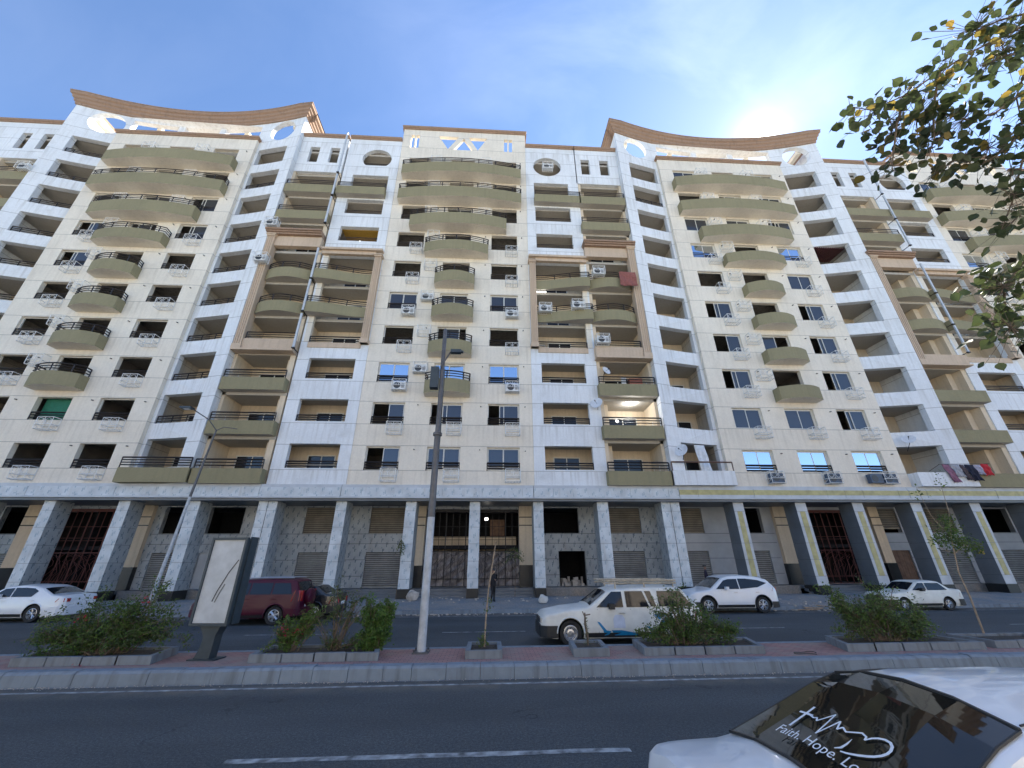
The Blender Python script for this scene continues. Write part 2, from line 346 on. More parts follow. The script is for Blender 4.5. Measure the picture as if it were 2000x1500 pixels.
while x < 70:
    if not -21 <= x < 24: g.box(x, x+.74, 10.5, 10.78, -.04, .245)
    g.box(x+.003, x+.742, 12.43, 12.62, -.04, .236); x += .75
structure('kerb_run', g, M['kerb'], med, kind='stuff')
# far pavement rising to the arcade
g = MB(); ys = [(22.5,.17),(22.75,.175),(23.6,.32),(24.6,.46),(25.6,.50)]
for (a, za), (b, zb) in zip(ys, ys[1:]):
    for i in range(60): x0 = -120+4*i; g.quad((x0,a,za),(x0+4,a,za),(x0+4,b,zb),(x0,b,zb))
pav = structure('pavement', g, M['pavement'])
g = MB(); x = -60
while x < 60: g.box(x, x+.74, 22.36, 22.5, -.04, .178+random.uniform(-.006,.006)); x += .75
structure('kerb_run', g, M['kerb'], pav, kind='stuff')
g = MB()
for x0, x1 in ((-28.2,-20.9),(-8.4,2.9),(19.3,26.6)):
    for i in range(3): g.box(x0, x1, 25.45+.32*i, 28.5, .45, .60+.155*i)
structure('step', g, M['panel_d'], pav)
g = MB(); g.box(-120,120,26.4,37,-.05,.90); structure('arcade_floor', g, M['pavement'], pav)

# ------------------------------------------------------------------ building pieces (local: x along, y into the building, z up)
FL = [6.62+3*k for k in range(11)]          # slab tops
FH = {}
def cached(key, fn):
    if key not in FH: FH[key] = fn()
    return FH[key]
def cage_mesh():
    g = MB(); w, d, h, r = .46, .48, .74, .022
    for z in (0, .30, h):
        for a, b in (((-w,0),(w,0)),((-w,-d),(w,-d)),((-w,0),(-w,-d)),((w,0),(w,-d))):
            if z == h and a[1] == b[1] == 0: continue
            g.bar((a[0],a[1],z),(b[0],b[1],z), r)
    for x in (-w, w):
        g.bar((x,-d,0),(x,-d,h), r); g.bar((x,0,0),(x,0,h), r)
    g.bar((0,-d,.3),(0,-d,h), r*.8)
    for cx in (-.23, .23):
        for i in range(8):
            a, b = 2*PI*i/8, 2*PI*(i+1)/8; g.bar((cx+.16*math.cos(a),-d,.52+.16*math.sin(a)),(cx+.16*math.cos(b),-d,.52+.16*math.sin(b)), r*.6, n=3)
    for x in (-.3,-.1,.1,.3): g.bar((x,0,.0),(x,-d,.0), r*.7, n=3)
    for x in (-w, w): g.bar((x,-d,.3),(x,0,0), r*.7, n=3)
    return g.mesh('cage', M['cage'])
def cage(P, x, z, y=-.03, rz=0): return link('cage', cached('cage', cage_mesh), P, loc=(x, y, z), rot=(0,0,rz))
def ac_mesh(dark=False):
    g = MB(); w, d, h = .41, .30, .56
    g.box(-w, w, -d, 0, 0, h); g.lathe([(0,-d-.012),(.21,-d-.012),(.22,-d-.004),(.23,-d-.004)], 'y', (-.12,0,h*.5), 20, 1)
    for i in range(6): g.box(.17,.36,-d-.006,-d-.002,.10+i*.06,.13+i*.06,1)
    return g.mesh('air_conditioner', [M['acblue'] if dark else M['ac'], M['acdark']])
def ac(cx, x, z, label, dark=False, y=-.10):
    m = cached('acd' if dark else 'ac', lambda: ac_mesh(dark))
    o = link('air_conditioner', m, loc=(cx+x, D+y, z), label=label, category='air conditioner', group='air conditioner units hung on the facade'); return o
def win(P, x, z, kind, w=2.12, h=1.51, y=.16):
    """sliding window: frame part, panes as sub-parts"""
    key = ('wf', w, h)
    def mk():
        g = MB(); t = .06; g.box(-w/2,w/2,0,.07,0,t); g.box(-w/2,w/2,0,.07,h-t,h); g.box(-w/2,-w/2+t,0,.07,t,h-t); g.box(w/2-t,w/2,0,.07,t,h-t); return g.mesh('window', M['frame'])
    if kind == 'open':
        return None
    o = link('window', cached(key, mk), P, loc=(x, y, z))
    if kind == 'frame': return o
    def sash():
        g = MB(); t = .05; W2 = w/2-.05; g.box(0,W2,0,.035,.06,.06+t); g.box(0,W2,0,.035,h-.06-t,h-.06); g.box(0,t,0,.035,.06+t,h-.06-t); g.box(W2-t,W2,0,.035,.06+t,h-.06-t); return g.mesh('sash', M['frame'])
    def pane(gm):
        g = MB(); W2 = w/2-.05; g.box(.05,W2-.05,.012,.022,.11,h-.11); return g.mesh('pane', M[gm])
    gm = 'mirror' if kind.startswith('mirror') else 'glass'
    slots = {'full': (0,1), 'mirror': (0,1), 'right': (1,), 'left': (0,), 'mid': (.55,), 'rightish': (1,.72)}[kind]
    for i, s in enumerate(slots):
        px = -w/2+.06+s*(w/2-.05-.02); yy = .02 if i == 0 else .06
        link('sash', cached(('sa',w,h), sash), o, loc=(px, yy-.05, 0)); link('pane', cached(('pa',w,h,gm), lambda: pane(gm)), o, loc=(px, yy-.05, 0))
    return o
def rail_path(pts, hgt=.40, n=3, post=1.1, r=.028, z=0):
    r = max(r, .036); hgt *= 1.2
    """railing along pts (x,y) with n rails"""
    g = MB(); out = []
    for a, b in zip(pts, pts[1:]):
        for i in range(n): zz = z+hgt*(i+1)/n; g.bar((a[0],a[1],zz),(b[0],b[1],zz), r if i < n-1 else r*1.4)
    L = 0
    g.bar((*pts[0],z),(*pts[0],z+hgt), r*1.2)
    for a, b in zip(pts, pts[1:]):
        d = math.dist(a, b); L += d
        if L >= post or b is pts[-1]: g.bar((*b,z),(*b,z+hgt), r*1.2); L = 0
    return g
def arc(x0, x1, e0, e1, n=14): # bulging plan curve: e0 at ends, e1 in the middle
    return [(x0+(x1-x0)*i/n, -(e0+(e1-e0)*(1-(2*i/n-1)**2))) for i in range(n+1)]
def parapet(P, pts, z0, z1, mat, back=.02, t=.13, name='balcony', floor=True, soff='cream_in', **k):
    """curved or straight balcony front with returns to the wall, floor and soffit"""
    g = MB(); n = len(pts)
    for a, b in zip(pts, pts[1:]):
        g.quad((*a,z0),(*b,z0),(*b,z1),(*a,z1)); g.quad((*a,z1),(*b,z1),(b[0],b[1]+t,z1),(a[0],a[1]+t,z1)); g.quad((b[0],b[1]+t,z0+.15),(a[0],a[1]+t,z0+.15),(a[0],a[1]+t,z1),(b[0],b[1]+t,z1))
        if floor:
            g.quad((*b,z0),(*a,z0),(a[0],back,z0),(b[0],back,z0), mi=1); g.quad((*a,z0+.15),(*b,z0+.15),(b[0],back,z0+.15),(a[0],back,z0+.15), mi=1)
    for p, s in ((pts[0],-1),(pts[-1],1)):
        x0, x1 = (p[0], p[0]+t) if s < 0 else (p[0]-t, p[0])
        g.box(x0+.001, x1-.001, p[1]+.001, back, z0+.001, z1-.001)
    return g.build(name, [M[mat], M[soff]], P, **k)
def back_door(P, x, z, y, w=1.7, h=2.15, kind='dglass'):
    def mk():
        g = MB(); t = .07
        for a, b, c, d in ((-w/2-t,w/2+t,h,h+t),(-w/2-t,-w/2,0,h),(w/2,w/2+t,0,h),(-.03,.03,0,h),(-w/2,w/2,h*.72,h*.72+.04)): g.box(a,b,-.05,0,c,d)
        return g.mesh('door', M['frame'])
    def pn(): g = MB(); g.box(-w/2,w/2,-.02,-.01,0,h); return g.mesh('pane', M[kind])
    o = link('door', cached(('bd',w,h), mk), P, loc=(x,y,z)); link('pane', cached(('bp',w,h,kind), pn), o); return o
def balcony(P, xc, hw, k, rails, e0=.66, e1=1.12):
    z1 = FL[k]+(.80 if k < 7 else .72); z0 = FL[k]-(.14 if k < 7 else .44); pts = arc(xc-hw, xc+hw, e0, e1)
    b = parapet(P, pts, z0, z1, 'olive', soff='cream')
    if rails: rail_path([(xc-hw+.06,-.05)]+[(x*1.0, y+.06) for x, y in pts[0:1]]+[(x, y+.06) for x, y in pts]+[(xc+hw-.06,-.05)], .46, 3, .9, z=z1).build('railing', M['rail'], b)
    return b
def bay_holes(xs): return [rect(x-1.06, x+1.06, 7.53+3*k, 9.04+3*k) for x in xs for k in range(10)]
WX = (-3.81, .0, 3.81)
HW = {2:1.5,3:1.5,4:1.5,5:1.5,6:2.5,7:3.95,8:5.22,9:5.22}
def bay(P, cx, kinds, rails, zt, W, cut=None, winrail=True, acs=None, where='', nocage=()):
    """cream projecting bay: wall with window holes, balconies, cages"""
    g = MB(); g.poly([rect(-W, W, 6.6, zt)]+bay_holes(WX)+(cut or []), 0, .30); w = g.build('cream_wall', M['cream'], P)
    for k in range(10):
        for i, x in enumerate(WX):
            kd = kinds.get((k, i), 'open'); win(P, x, 7.53+3*k, kd)
            if i == 1 and k >= 2: continue
            if (winrail and k < 8) or k == 0 or (not winrail and k == 6 and i != 1):
                r = cached('wrail', lambda: rail_path([(-1.05,0),(1.05,0)], .42, 3, 1.05, r=.022).mesh('railing', M['rail'])); link('railing', r, P, loc=(x, .06, 7.53+3*k))
    for k, hw in HW.items(): balcony(P, 0, hw, k, rails(k))
    for k in range(10):
        z = 7.53+3*k
        for i, x in enumerate(WX):
            if k >= 7 or (i == 1 and k > 1) or (k, i) in nocage: continue
            cage(P, x+.58, z-.72)
        if 2 <= k <= 6: cage(P, -1.95, z+.62)
        if k >= 7:
            for x in (-2.35, 2.1): cage(P, x, z+.35 if k < 9 else z+.60, y=-.03)
    if acs:
        for (k, i, lab, dark) in acs:
            if i == 'm': ac(cx, -1.95, 7.53+3*k+.64, lab, dark)
            elif i == 'n': ac(cx, WX[2]-.38, 7.53+3*k-.68, lab, dark, -.16)
            else: ac(cx, WX[i]+.58, 7.53+3*k-.68, lab, dark, -.16 if dark else -.12)
    return w
def small_vents(P, W, seed):                # drain spouts near every joint
    rnd = random.Random(seed); g = MB()
    for k in range(10):
        for x in (-W+3.9, 2.3, W-.55):
            xx = x+rnd.uniform(-.05,.05); z = 8.85+3*k+rnd.uniform(-.05,.05); g.bar((xx,.0,z),(xx,-.13,z-.02),.035,n=6)
    g.build('drain_spout', M['acdark'], P, kind='stuff')
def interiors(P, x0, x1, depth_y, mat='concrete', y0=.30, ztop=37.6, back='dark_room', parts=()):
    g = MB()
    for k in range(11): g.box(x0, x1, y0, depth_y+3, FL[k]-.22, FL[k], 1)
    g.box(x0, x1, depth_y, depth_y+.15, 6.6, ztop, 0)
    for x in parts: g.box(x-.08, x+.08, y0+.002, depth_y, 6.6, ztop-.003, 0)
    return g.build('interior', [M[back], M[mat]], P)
def cornice(P, x0, x1, z, y=0, e=.28, h=.34, mat='brown', xe=0):
    g = MB(); prof = [(0,0),(.08,0),(.10,.10),(.18,.14),(.20,.24),(e,.28),(e,h)]
    pts = [(x0-xe, y), (x1+xe, y)]
    for (a, za), (b, zb) in zip(prof, prof[1:]): g.quad((x0-xe*a/e,y-a,z+za),(x1+xe*a/e,y-a,z+za),(x1+xe*b/e,y-b,z+zb),(x0-xe*b/e,y-b,z+zb))
    for s, xx in ((-1,x0),(1,x1)):
        ring = [(xx+s*xe*a/e, y-a, z+za) for a, za in prof]+[(xx+s*xe, y+.3, z+h), (xx, y+.3, z)]
        g.quad(*(ring if s < 0 else ring[::-1]))
        if xe: g.box(min(xx, xx+s*xe), max(xx, xx+s*xe), y-.001, y+2.2, z+.12, z+h)
    g.quad((x0-xe,y-e,z+h),(x1+xe,y-e,z+h),(x1+xe,y+.3,z+h),(x0-xe,y+.3,z+h)); g.quad((x0-xe,y+.3,z+h),(x1+xe,y+.3,z+h),(x1+xe,y+.3,z),(x0-xe,y+.3,z))
    return g.build('cornice', M[mat], P)
def pilaster(P, x0, x1, z0, z1, y0=-.32):
    g = MB(); g.box(x0, x1, y0+.05, 0, z0, z1); n = 3; w = (x1-x0)/(2*n+1)
    for i in range(n+1): g.box(x0+w*2*i, x0+w*(2*i+1), y0, y0+.05, z0+.35, z1-.02)
    g.box(x0-.05, x1+.05, y0-.04, .0, z0, z0+.33); g.box(x0-.05,x1+.05,y0-.06,0,z1-.01,z1+.12); g.box(x0-.10,x1+.10,y0-.12,0,z1+.12,z1+.22)
    return g.build('pilaster', M['tan'], P)

# ---- centre type building: cream bay, white wings with tan framed loggias
def centre_block(cx, label, kinds, rails, acs, wings=(-1,1), frail=True, nocage=(), seed=1):
    P = thing('apartment_building', label, 'apartment building', (cx, D, 0))
    cut = [rect(a, a+.32, 37.5, 39.25) for a in (-5.0,-4.55,3.75,4.20)]+[[(-2.45,39.25),(-1.5,37.5),(-.55,39.25)][::-1], [(-1.0,37.45),(.85,37.45),(-.08,39.1)], [(.38,39.25),(1.28,37.5),(2.15,39.25)][::-1]]
    bay(P, cx, kinds, rails, 40.0, 5.75, cut, True, acs, nocage=nocage)
    small_vents(P, 5.75, seed)
    cornice(P, -5.75, 5.75, 40.0, e=.22, h=.3, xe=.16)
    g = MB(); g.box(-5.75,-5.45,.302,3,37.0,40.0); g.box(5.45,5.75,.302,3,37,40.0); g.build('parapet_return', M['cream'], P)
    interiors(P, -5.72, 5.72, 4.2, parts=(-1.9, 1.9))
    for s in wings:
        def fx(x, y, z): return (s*x, y, z)
        holes = [rect(6.48, 9.62, 7.62+3.03*k, 9.16+3.03*k) for k in (0,1,2)]+[rect(6.30,10.30,16.48,24.30)]+[rect(6.48,9.55,25.88,27.40), rect(6.48,9.55,28.86,30.46), rect(6.44,9.55,31.20,33.46), disc(7.73,35.63,1.29,1.22,flat=(34.75 if s < 0 else None))]
        g = MB(); g.poly([rect(5.752,10.44,6.6,38.15)]+holes, -.05, .28, fx)
        if s < 0: g.f = [tuple(reversed(f)) for f in g.f]
        g.build('white_wall', M['white'], P)
        x0, x1 = sorted((s*5.78, s*10.42))
        cornice(P, min(s*5.75,s*10.44), max(s*5.75,s*10.44), 38.15, y=-.05, e=.22, h=.3)
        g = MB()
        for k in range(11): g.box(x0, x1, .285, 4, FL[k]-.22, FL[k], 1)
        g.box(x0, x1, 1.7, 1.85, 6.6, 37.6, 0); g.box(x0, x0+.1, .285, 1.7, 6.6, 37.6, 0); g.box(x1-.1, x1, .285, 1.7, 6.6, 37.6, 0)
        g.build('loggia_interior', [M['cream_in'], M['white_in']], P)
        for k in range(9): back_door(P, s*8.2, FL[k], 1.69)
        rr = lambda: rail_path([(-1.55,0),(1.55,0)], .36, 3, 1.05, r=.02).mesh('railing', M['rail'])
        for k in (0,1,2,6,7):
            z = {0:7.62,1:10.65,2:13.68,6:25.88,7:28.86}[k]; link('railing', cached('lrail', rr), P, loc=(s*8.05,.04,z))
        if s < 0:
            rail_path([(-1.15,0),(1.15,0)], .32, 3, 2, z=0).build('railing', M['rail'], P, loc=(s*7.73,.1,34.75))
        # tan frame round the loggias of floors four to six
        pilaster(P, min(s*5.80,s*6.28), max(s*5.80,s*6.28), 16.35, 24.05, -.40)
        g = MB(); g.box(min(s*6.29,s*10.42),max(s*6.29,s*10.42),-.30,-.052,24.30,24.60); g.box(min(s*5.75,s*10.42),max(s*5.75,s*10.42),-.48,-.053,24.61,24.80); g.build('lintel', M['tan'], P)
        g = MB(); g.box(min(s*9.95,s*10.40),max(s*9.95,s*10.40),-.045,.24,16.49,24.29); g.build('post', M['cream'], P)
        for k in (4, 5):
            pts = [(s*(6.30+4.12*i/14), -.10-.62*(.5-.5*math.cos(PI*min(1,i/14)))) for i in range(15)]
            if s < 0: pts = pts[::-1]
            b = parapet(P, pts, FL[k], FL[k]+.86, 'olive', soff='white_in')
            if frail: rail_path([(x, y+.07) for x, y in pts], .42, 3, 1.2, z=FL[k]+.86).build('railing', M['rail'], b)
        g = MB(); g.box(min(s*6.29,s*9.94),max(s*6.29,s*9.94),-.12,.02,16.05,16.44); b = g.build('parapet', M['tan'], P)
        if frail: rail_path([(min(s*6.3,s*9.9),-.05),(max(s*6.3,s*9.9),-.05)], .42, 3, 1.2, z=16.44).build('railing', M['rail'], b)
        xs = sorted((s*6.40, s*10.43)); pts = [(xs[0],-.55),(xs[1],-.55)]
        b = parapet(P, pts, FL[8], FL[8]+.86, 'olive', back=-.052, soff='white_in')
        if frail: rail_path([(xs[0]+.05,-.5),(xs[1]-.02,-.5)], .40, 3, 1.2, z=FL[8]+.86).build('railing', M['rail'], b)
        for k in (3,4,5,6): cage(P, s*6.9 if s > 0 else s*6.8, FL[k]+.7, y=1.1, rz=-s*PI/2)
    g = MB(); g.box(-10.4,10.4,4.1,11.9,6.4,37.0); g.box(-10.4,10.4,.31,4.2,36.75,36.98); g.build('core', M['concrete'], P)
    return P

# ---- crowned type building: concave white screen behind a cream bay, olive loggia strips
AR, AY = 35.9, .82                          # plan radius, depth of the screen's middle behind the facade line
def arcy(x): return AY-(x*x)/(2*AR)
def crown_block(cx, label, kinds, rails, acs, strip_rail, side_rail, fronts, nocage=(), seed=1, winrail=True):
    P = thing('apartment_building', label, 'apartment building', (cx, D, 0))
    bay(P, cx, kinds, rails, 37.45, 6.1, None, winrail, acs, nocage=nocage)
    small_vents(P, 6.1, seed)
    cornice(P, -6.1, 6.1, 37.45, e=.22, h=.3, xe=.16)
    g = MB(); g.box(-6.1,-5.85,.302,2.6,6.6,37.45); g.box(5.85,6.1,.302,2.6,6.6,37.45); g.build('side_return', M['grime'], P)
    interiors(P, -5.84, 5.84, 4.2, parts=(-1.9, 1.9), ztop=36.6)
    fa = lambda x, y, z: (x, y+arcy(x), z)
    # concave screen
    for s in (-1, 1):
        f2 = lambda x, y, z: (s*x, y+arcy(x), z)
        holes = [rect(6.35, 9.12, FL[k]+(.82 if k else .95), FL[k]+2.80) for k in range(10)]+[disc((7.5 if s < 0 and cx < 0 else 8.12), 38.80, (1.35 if s < 0 and cx < 0 else 1.2), 1.30)]
        g = MB(); g.poly([rect(6.101,10.12,6.6,40.2)]+holes, 0, .42, f2, sub=.5)
        if s < 0: g.f = [tuple(reversed(f)) for f in g.f]
        g.build('white_screen_wall', M['white'], P)
        xa, xb = sorted((s*10.12, s*9.84))
        g = MB(); g.box(xa, xb, arcy(10.0)+.421, 4.0, 6.6, 40.2); g.box(xa,xb,4.0,6.5,37.0,40.2); g.build('side_wall', M['white'], P)
        x0, x1 = sorted((s*5.84, s*9.83)); g = MB()
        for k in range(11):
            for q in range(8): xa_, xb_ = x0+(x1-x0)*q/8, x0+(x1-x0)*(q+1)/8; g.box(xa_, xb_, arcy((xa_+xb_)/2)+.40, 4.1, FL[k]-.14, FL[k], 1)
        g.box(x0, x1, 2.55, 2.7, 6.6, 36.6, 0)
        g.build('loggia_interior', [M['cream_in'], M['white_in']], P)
        for k in range(10):
            back_door(P, s*(7.6), FL[k], 2.54, w=1.9)
            if k in strip_rail.get(s, ()):
                pts = [(s*(6.4+2.65*i/5), arcy(6.4+2.65*i/5)+.10) for i in range(6)]
                rail_path(pts, .42, 3, .9, z=FL[k]+.82).build('railing', M['rail'], P)
            if (k % 2 == 0 or s > 0) and k > 0: cage(P, s*6.16, FL[k]+.9, y=1.6, rz=-s*PI/2 if s < 0 else -s*PI/2)
    g = MB(); slots = [rect(a, b, 36.4, 39.82) for a, b in ((-5.75,-2.0),(-1.45,1.75),(2.3,5.8))]
    g.poly([rect(-6.1,6.1,36.0,40.2)]+slots, 0, .42, fa, sub=.6); g.build('white_screen_wall', M['white'], P)
    # sweeping crown cornice
    g = MB(); prof = [(0,40.2),(.10,40.2),(.12,40.42),(.22,40.50),(.25,40.75),(.36,40.84),(.39,41.08),(.52,41.16),(.55,41.42),(.58,41.42),(.58,41.5)]
    n = 30; rows = []
    for i in range(n+1):
        x = -10.12+20.24*i/n; rows.append([((x+(-e if i == 0 else e if i == n else 0)*1.0), arcy(x)-e, z) for e, z in prof]+[(x+(-.58 if i == 0 else .58 if i == n else 0), arcy(x)+.5, 41.5)])
    for a, b in zip(rows, rows[1:]):
        for j in range(len(a)-1): g.quad(a[j], b[j], b[j+1], a[j+1])
        g.quad(a[-1], b[-1], (b[-1][0],b[-1][1],40.2), (a[-1][0],a[-1][1],40.2))
        g.quad(a[0], (a[0][0],a[0][1]+.5,40.2),(b[0][0],b[0][1]+.5,40.2), b[0])
    for s in (-1, 1):
        y0 = arcy(10.12)
        for (e0, z0), (e1, z1) in zip(prof, prof[1:]):
            q = [(s*(10.12+e0),y0-e0,z0),(s*(10.12+e1),y0-e1,z1),(s*(10.12+e1),6.5,z1),(s*(10.12+e0),6.5,z0)]; g.quad(*(q if s < 0 else q[::-1]))
        g.box(min(s*9.84,s*10.7),max(s*9.84,s*10.7),y0+.52,6.5,41.42,41.49); g.box(min(s*9.84,s*9.9),max(s*9.84,s*9.9),y0+.5,6.5,40.2,41.42)
    g.build('crown_cornice', M['brown'], P)
    g = MB()
    for x in (-8.9,-4.0,0,4.0,8.9): g.box(x-.2,x+.2,arcy(x)+.43,6.2,39.6,40.0)      # roof beams seen through the openings
    g.box(-9.8,9.8,5.9,6.4,36.9,38.1); g.build('roof_beam', M['cream'], P)
    # straight parapet of the first floor in front of the screen
    for s, mt in fronts.items():
        x0, x1 = sorted((s*6.11, s*10.12)); g = MB(); g.box(x0, x1, -.66 if mt == 'white' else -.72, .03, 6.61, 7.50 if mt == 'white' else 7.45); b = g.build('parapet', M[mt], P)
        if mt == 'olive' or s < 0: rail_path([(x0+.02,-.66 if mt == 'olive' else -.60),(x1-.02,-.66 if mt == 'olive' else -.60)], .5, 4 if mt == 'olive' else 1, .5 if mt == 'white' else 1.0, z=7.46).build('railing', M['rail' if mt == 'olive' else 'brown_rail'], b)
    # olive loggia strips
    for s in (-1, 1):
        a, b_ = 10.13, 14.25; x0, x1 = sorted((s*a, s*b_))
        f3 = lambda x, y, z: (s*x, y, z)
        g = MB(); g.poly([rect(10.13,14.19,33.62,38.15), rect(11.0,11.85,34.86,36.83), rect(12.80,13.62,34.86,36.83)], -.05, .25, f3)
        if s < 0: g.f = [tuple(reversed(f)) for f in g.f]
        g.build('white_wall', M['white'], P); cornice(P, min(s*10.13,s*14.25), max(s*10.13,s*14.25), 38.15, y=-.05, e=.22, h=.3)
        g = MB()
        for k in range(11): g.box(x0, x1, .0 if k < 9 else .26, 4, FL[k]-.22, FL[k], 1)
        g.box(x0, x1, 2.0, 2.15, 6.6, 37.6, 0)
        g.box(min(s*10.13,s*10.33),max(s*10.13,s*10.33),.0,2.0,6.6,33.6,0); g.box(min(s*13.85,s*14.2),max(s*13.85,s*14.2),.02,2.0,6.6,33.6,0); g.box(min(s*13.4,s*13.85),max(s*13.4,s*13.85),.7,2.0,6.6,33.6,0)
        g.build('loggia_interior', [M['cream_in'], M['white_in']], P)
        for k in range(9): back_door(P, s*12.0, FL[k], 1.99, w=2.0)
        for k in range(9):
            if k == 3: continue
            if k in (4, 5): pts = arc(s*10.75 if s > 0 else -14.15, 14.15 if s > 0 else -10.75, .28, .78)
            elif k == 6: continue
            else: pts = [(x0+.03,-.55),(x1-.06,-.55)]
            b = parapet(P, pts, FL[k]-.03, FL[k]+.85, 'olive', soff='white_in')
            if k in side_rail.get(s, ()):
                p2 = [(x, y+.07) for x, y in pts]; p2[0] = (p2[0][0]+.05, p2[0][1]); p2[-1] = (p2[-1][0]-.05, p2[-1][1]); rail_path(p2, .46, 3, 1.1, z=FL[k]+.85).build('railing', M['rail'], b)
        # tan frame
        pilaster(P, min(s*10.18,s*10.70), max(s*10.18,s*10.70), 15.6, 25.55, -.62)
        g = MB(); g.box(min(s*10.71,s*14.2),max(s*10.71,s*14.2),-.42,-.02,24.80,25.76); g.build('lintel', M['tan'], P)
        c0, c1 = sorted((s*10.05, s*14.22)); g = MB(); g.box(c0, c1, -.66, .1, 25.775, 25.93); g.box(c0-.06, c1, -.76, .1, 25.932, 26.06); g.box(c0-.1, c1, -.86, .1, 26.062, 26.22); g.build('cap_cornice', M['brown'], P)
        g = MB(); g.box(min(s*10.71,s*14.18),max(s*10.71,s*14.18),-.50,.0,15.60,16.42); g.box(min(s*10.15,s*14.2),max(s*10.15,s*14.2),-.66,.0,15.46,15.595); b = g.build('parapet', M['tan'], P)
        if 3 in side_rail.get(s, ()): rail_path([(min(s*10.8,s*14.1),-.44),(max(s*10.8,s*14.1),-.44)], .44, 3, 1.1, z=16.42).build('railing', M['rail'], b)
        for k in range(9): cage(P, s*10.36, FL[k]+.75, y=1.1, rz=-s*PI/2 if s < 0 else -PI/2 if s > 0 else 0)
    g = MB(); g.box(-14.2,14.2,4.1,11.9,6.4,36.2); g.box(-14.2,-10.2,.27,4.2,36.9,37.1); g.box(10.2,14.2,.27,4.2,36.9,37.1); g.box(-5.8,5.8,.31,4.2,36.3,36.6); g.build('core', M['concrete'], P)
    return P

K = {}
def ks_(d, s): # compact window table: "floor: kinds"
    for k, row in s.items():
        for i, c in enumerate(row): d[(k, i)] = {'o':'open','f':'full','r':'right','l':'left','m':'mirror','d':'mid','R':'rightish','F':'frame'}[c]
    return d
kc = ks_({}, {0:'rff',1:'rRR',2:'mmm',3:'FdF',4:'fff',5:'FoF',6:'ooo',7:'oro',8:'ooo',9:'ooo'})
kl = ks_({}, {0:'Foo',1:'ooF',2:'oFo',3:'FoF',4:'ooo',5:'Roo',6:'RdR',7:'FrR',8:'oFo',9:'ooo'})
kr = ks_({}, {0:'mmm',1:'ffR',2:'RoR',3:'rlR',4:'RoR',5:'Fof',6:'mFm',7:'ffR',8:'odf',9:'fol'})
centre_block(-2.95, 'cream and white apartment block with triangular roof cut-outs, middle of the terrace', kc, lambda k: True,
  [(2,0,'white air conditioner under the left blue-glass window of the middle block','' ),(2,2,'white air conditioner under the right blue-glass window of the middle block',''),
   (2,'m','white air conditioner left of the mast, beside the lowest olive balcony',''),(4,0,'white air conditioner under the left middle-block window, two rows above the blue glass',''),
   (4,2,'white air conditioner under the right middle-block window, two rows above the blue glass',''),(4,'m','white air conditioner between window and balcony, fifth floor of the middle block','')], seed=3)
A1 = set(range(10))
crown_block(-27.75, 'crowned apartment block with railed balconies and swooping brown cornice, left of the middle block', kl, lambda k: k < 9,
  [(0,0,'old window air conditioner low on the far left, under a first-floor opening','')], {1:{1,2,3,4,5,6,8}, -1:{2,3,4,5,6,7,8,9}}, {1:{0,1,2,3,4,5,8,7}, -1:{0,1,2,3,4,5,8}}, {1:'olive',-1:'olive'}, seed=5)
crown_block(21.6, 'crowned apartment block with bare olive balconies and swooping brown cornice under the sun', kr, lambda k: False,
  [(0,0,'dark boxy air conditioner under the leftmost blue window of the right crowned block',True),(0,1,'dark boxy air conditioner under the middle blue window of the right crowned block',True),
   (0,2,'rightmost dark boxy air conditioner, under the rightmost blue window of the crowned block',True),(0,'n','larger dark boxy air conditioner touching the left side of the rightmost dark one',True)],
  {-1:{8}, 1:set()}, {-1:{0,1,2,3,4,5,7,8}, 1:{7}}, {-1:'white',1:'white'}, seed=7, winrail=False)
centre_block(46.25, 'cream and white apartment block partly behind overhanging leaves, far right', kr, lambda k: False, [], wings=(-1,1), frail=False, seed=9)
centre_block(-52.4, 'white edge of a further apartment block at the far left', kl, lambda k: True, [], wings=(1,), seed=9)

# ------------------------------------------------------------------ arcade at street level
arc_P = thing('arcade', 'two-storey shop arcade with clad columns along the foot of the terrace', 'arcade', (0, 0, 0))
def fascia(x0, x1, kind):
    P = link('fascia', None, arc_P)
    m1, m2 = (M['boardw'], M['boardw']) if kind == 'b' else (M['panel_l'], M['yellow'])
    x = x0
    while x < x1-.01:
        xn = min(x+random.choice((1.2,1.2,2.4)), x1); g = MB(); dy = random.uniform(-.012,.012)
        g.box(x+.006, xn-.006, D-.36+dy, D+.25, 5.90, 6.42); 
        if kind != 'b': g.box(x+.006, xn-.006, D-.372+dy, D-.36+dy, 6.06, 6.36, 1)
        g.build('panel', [m1, m2], P); x = xn
    g = MB(); g.box(x0, x1, D-.30, D+.2, 6.425, 6.60); g.box(x0, x1, D-.40, D+.26, 5.80, 5.895); g.build('trim', M['panel_l'], P)
for a, b, k in ((-60,-30,'b'),(-30,-13.52,'b'),(-13.5,-8.82,'b'),(-8.8,2.7,'b'),(2.72,11.78,'b'),(11.8,26.9,'y'),(26.92,60,'y')): fascia(a, b, k)
g = MB(); g.box(-60,60,D-.28,36.7,5.66,5.795); g.build('soffit', M['panel_d'], arc_P)
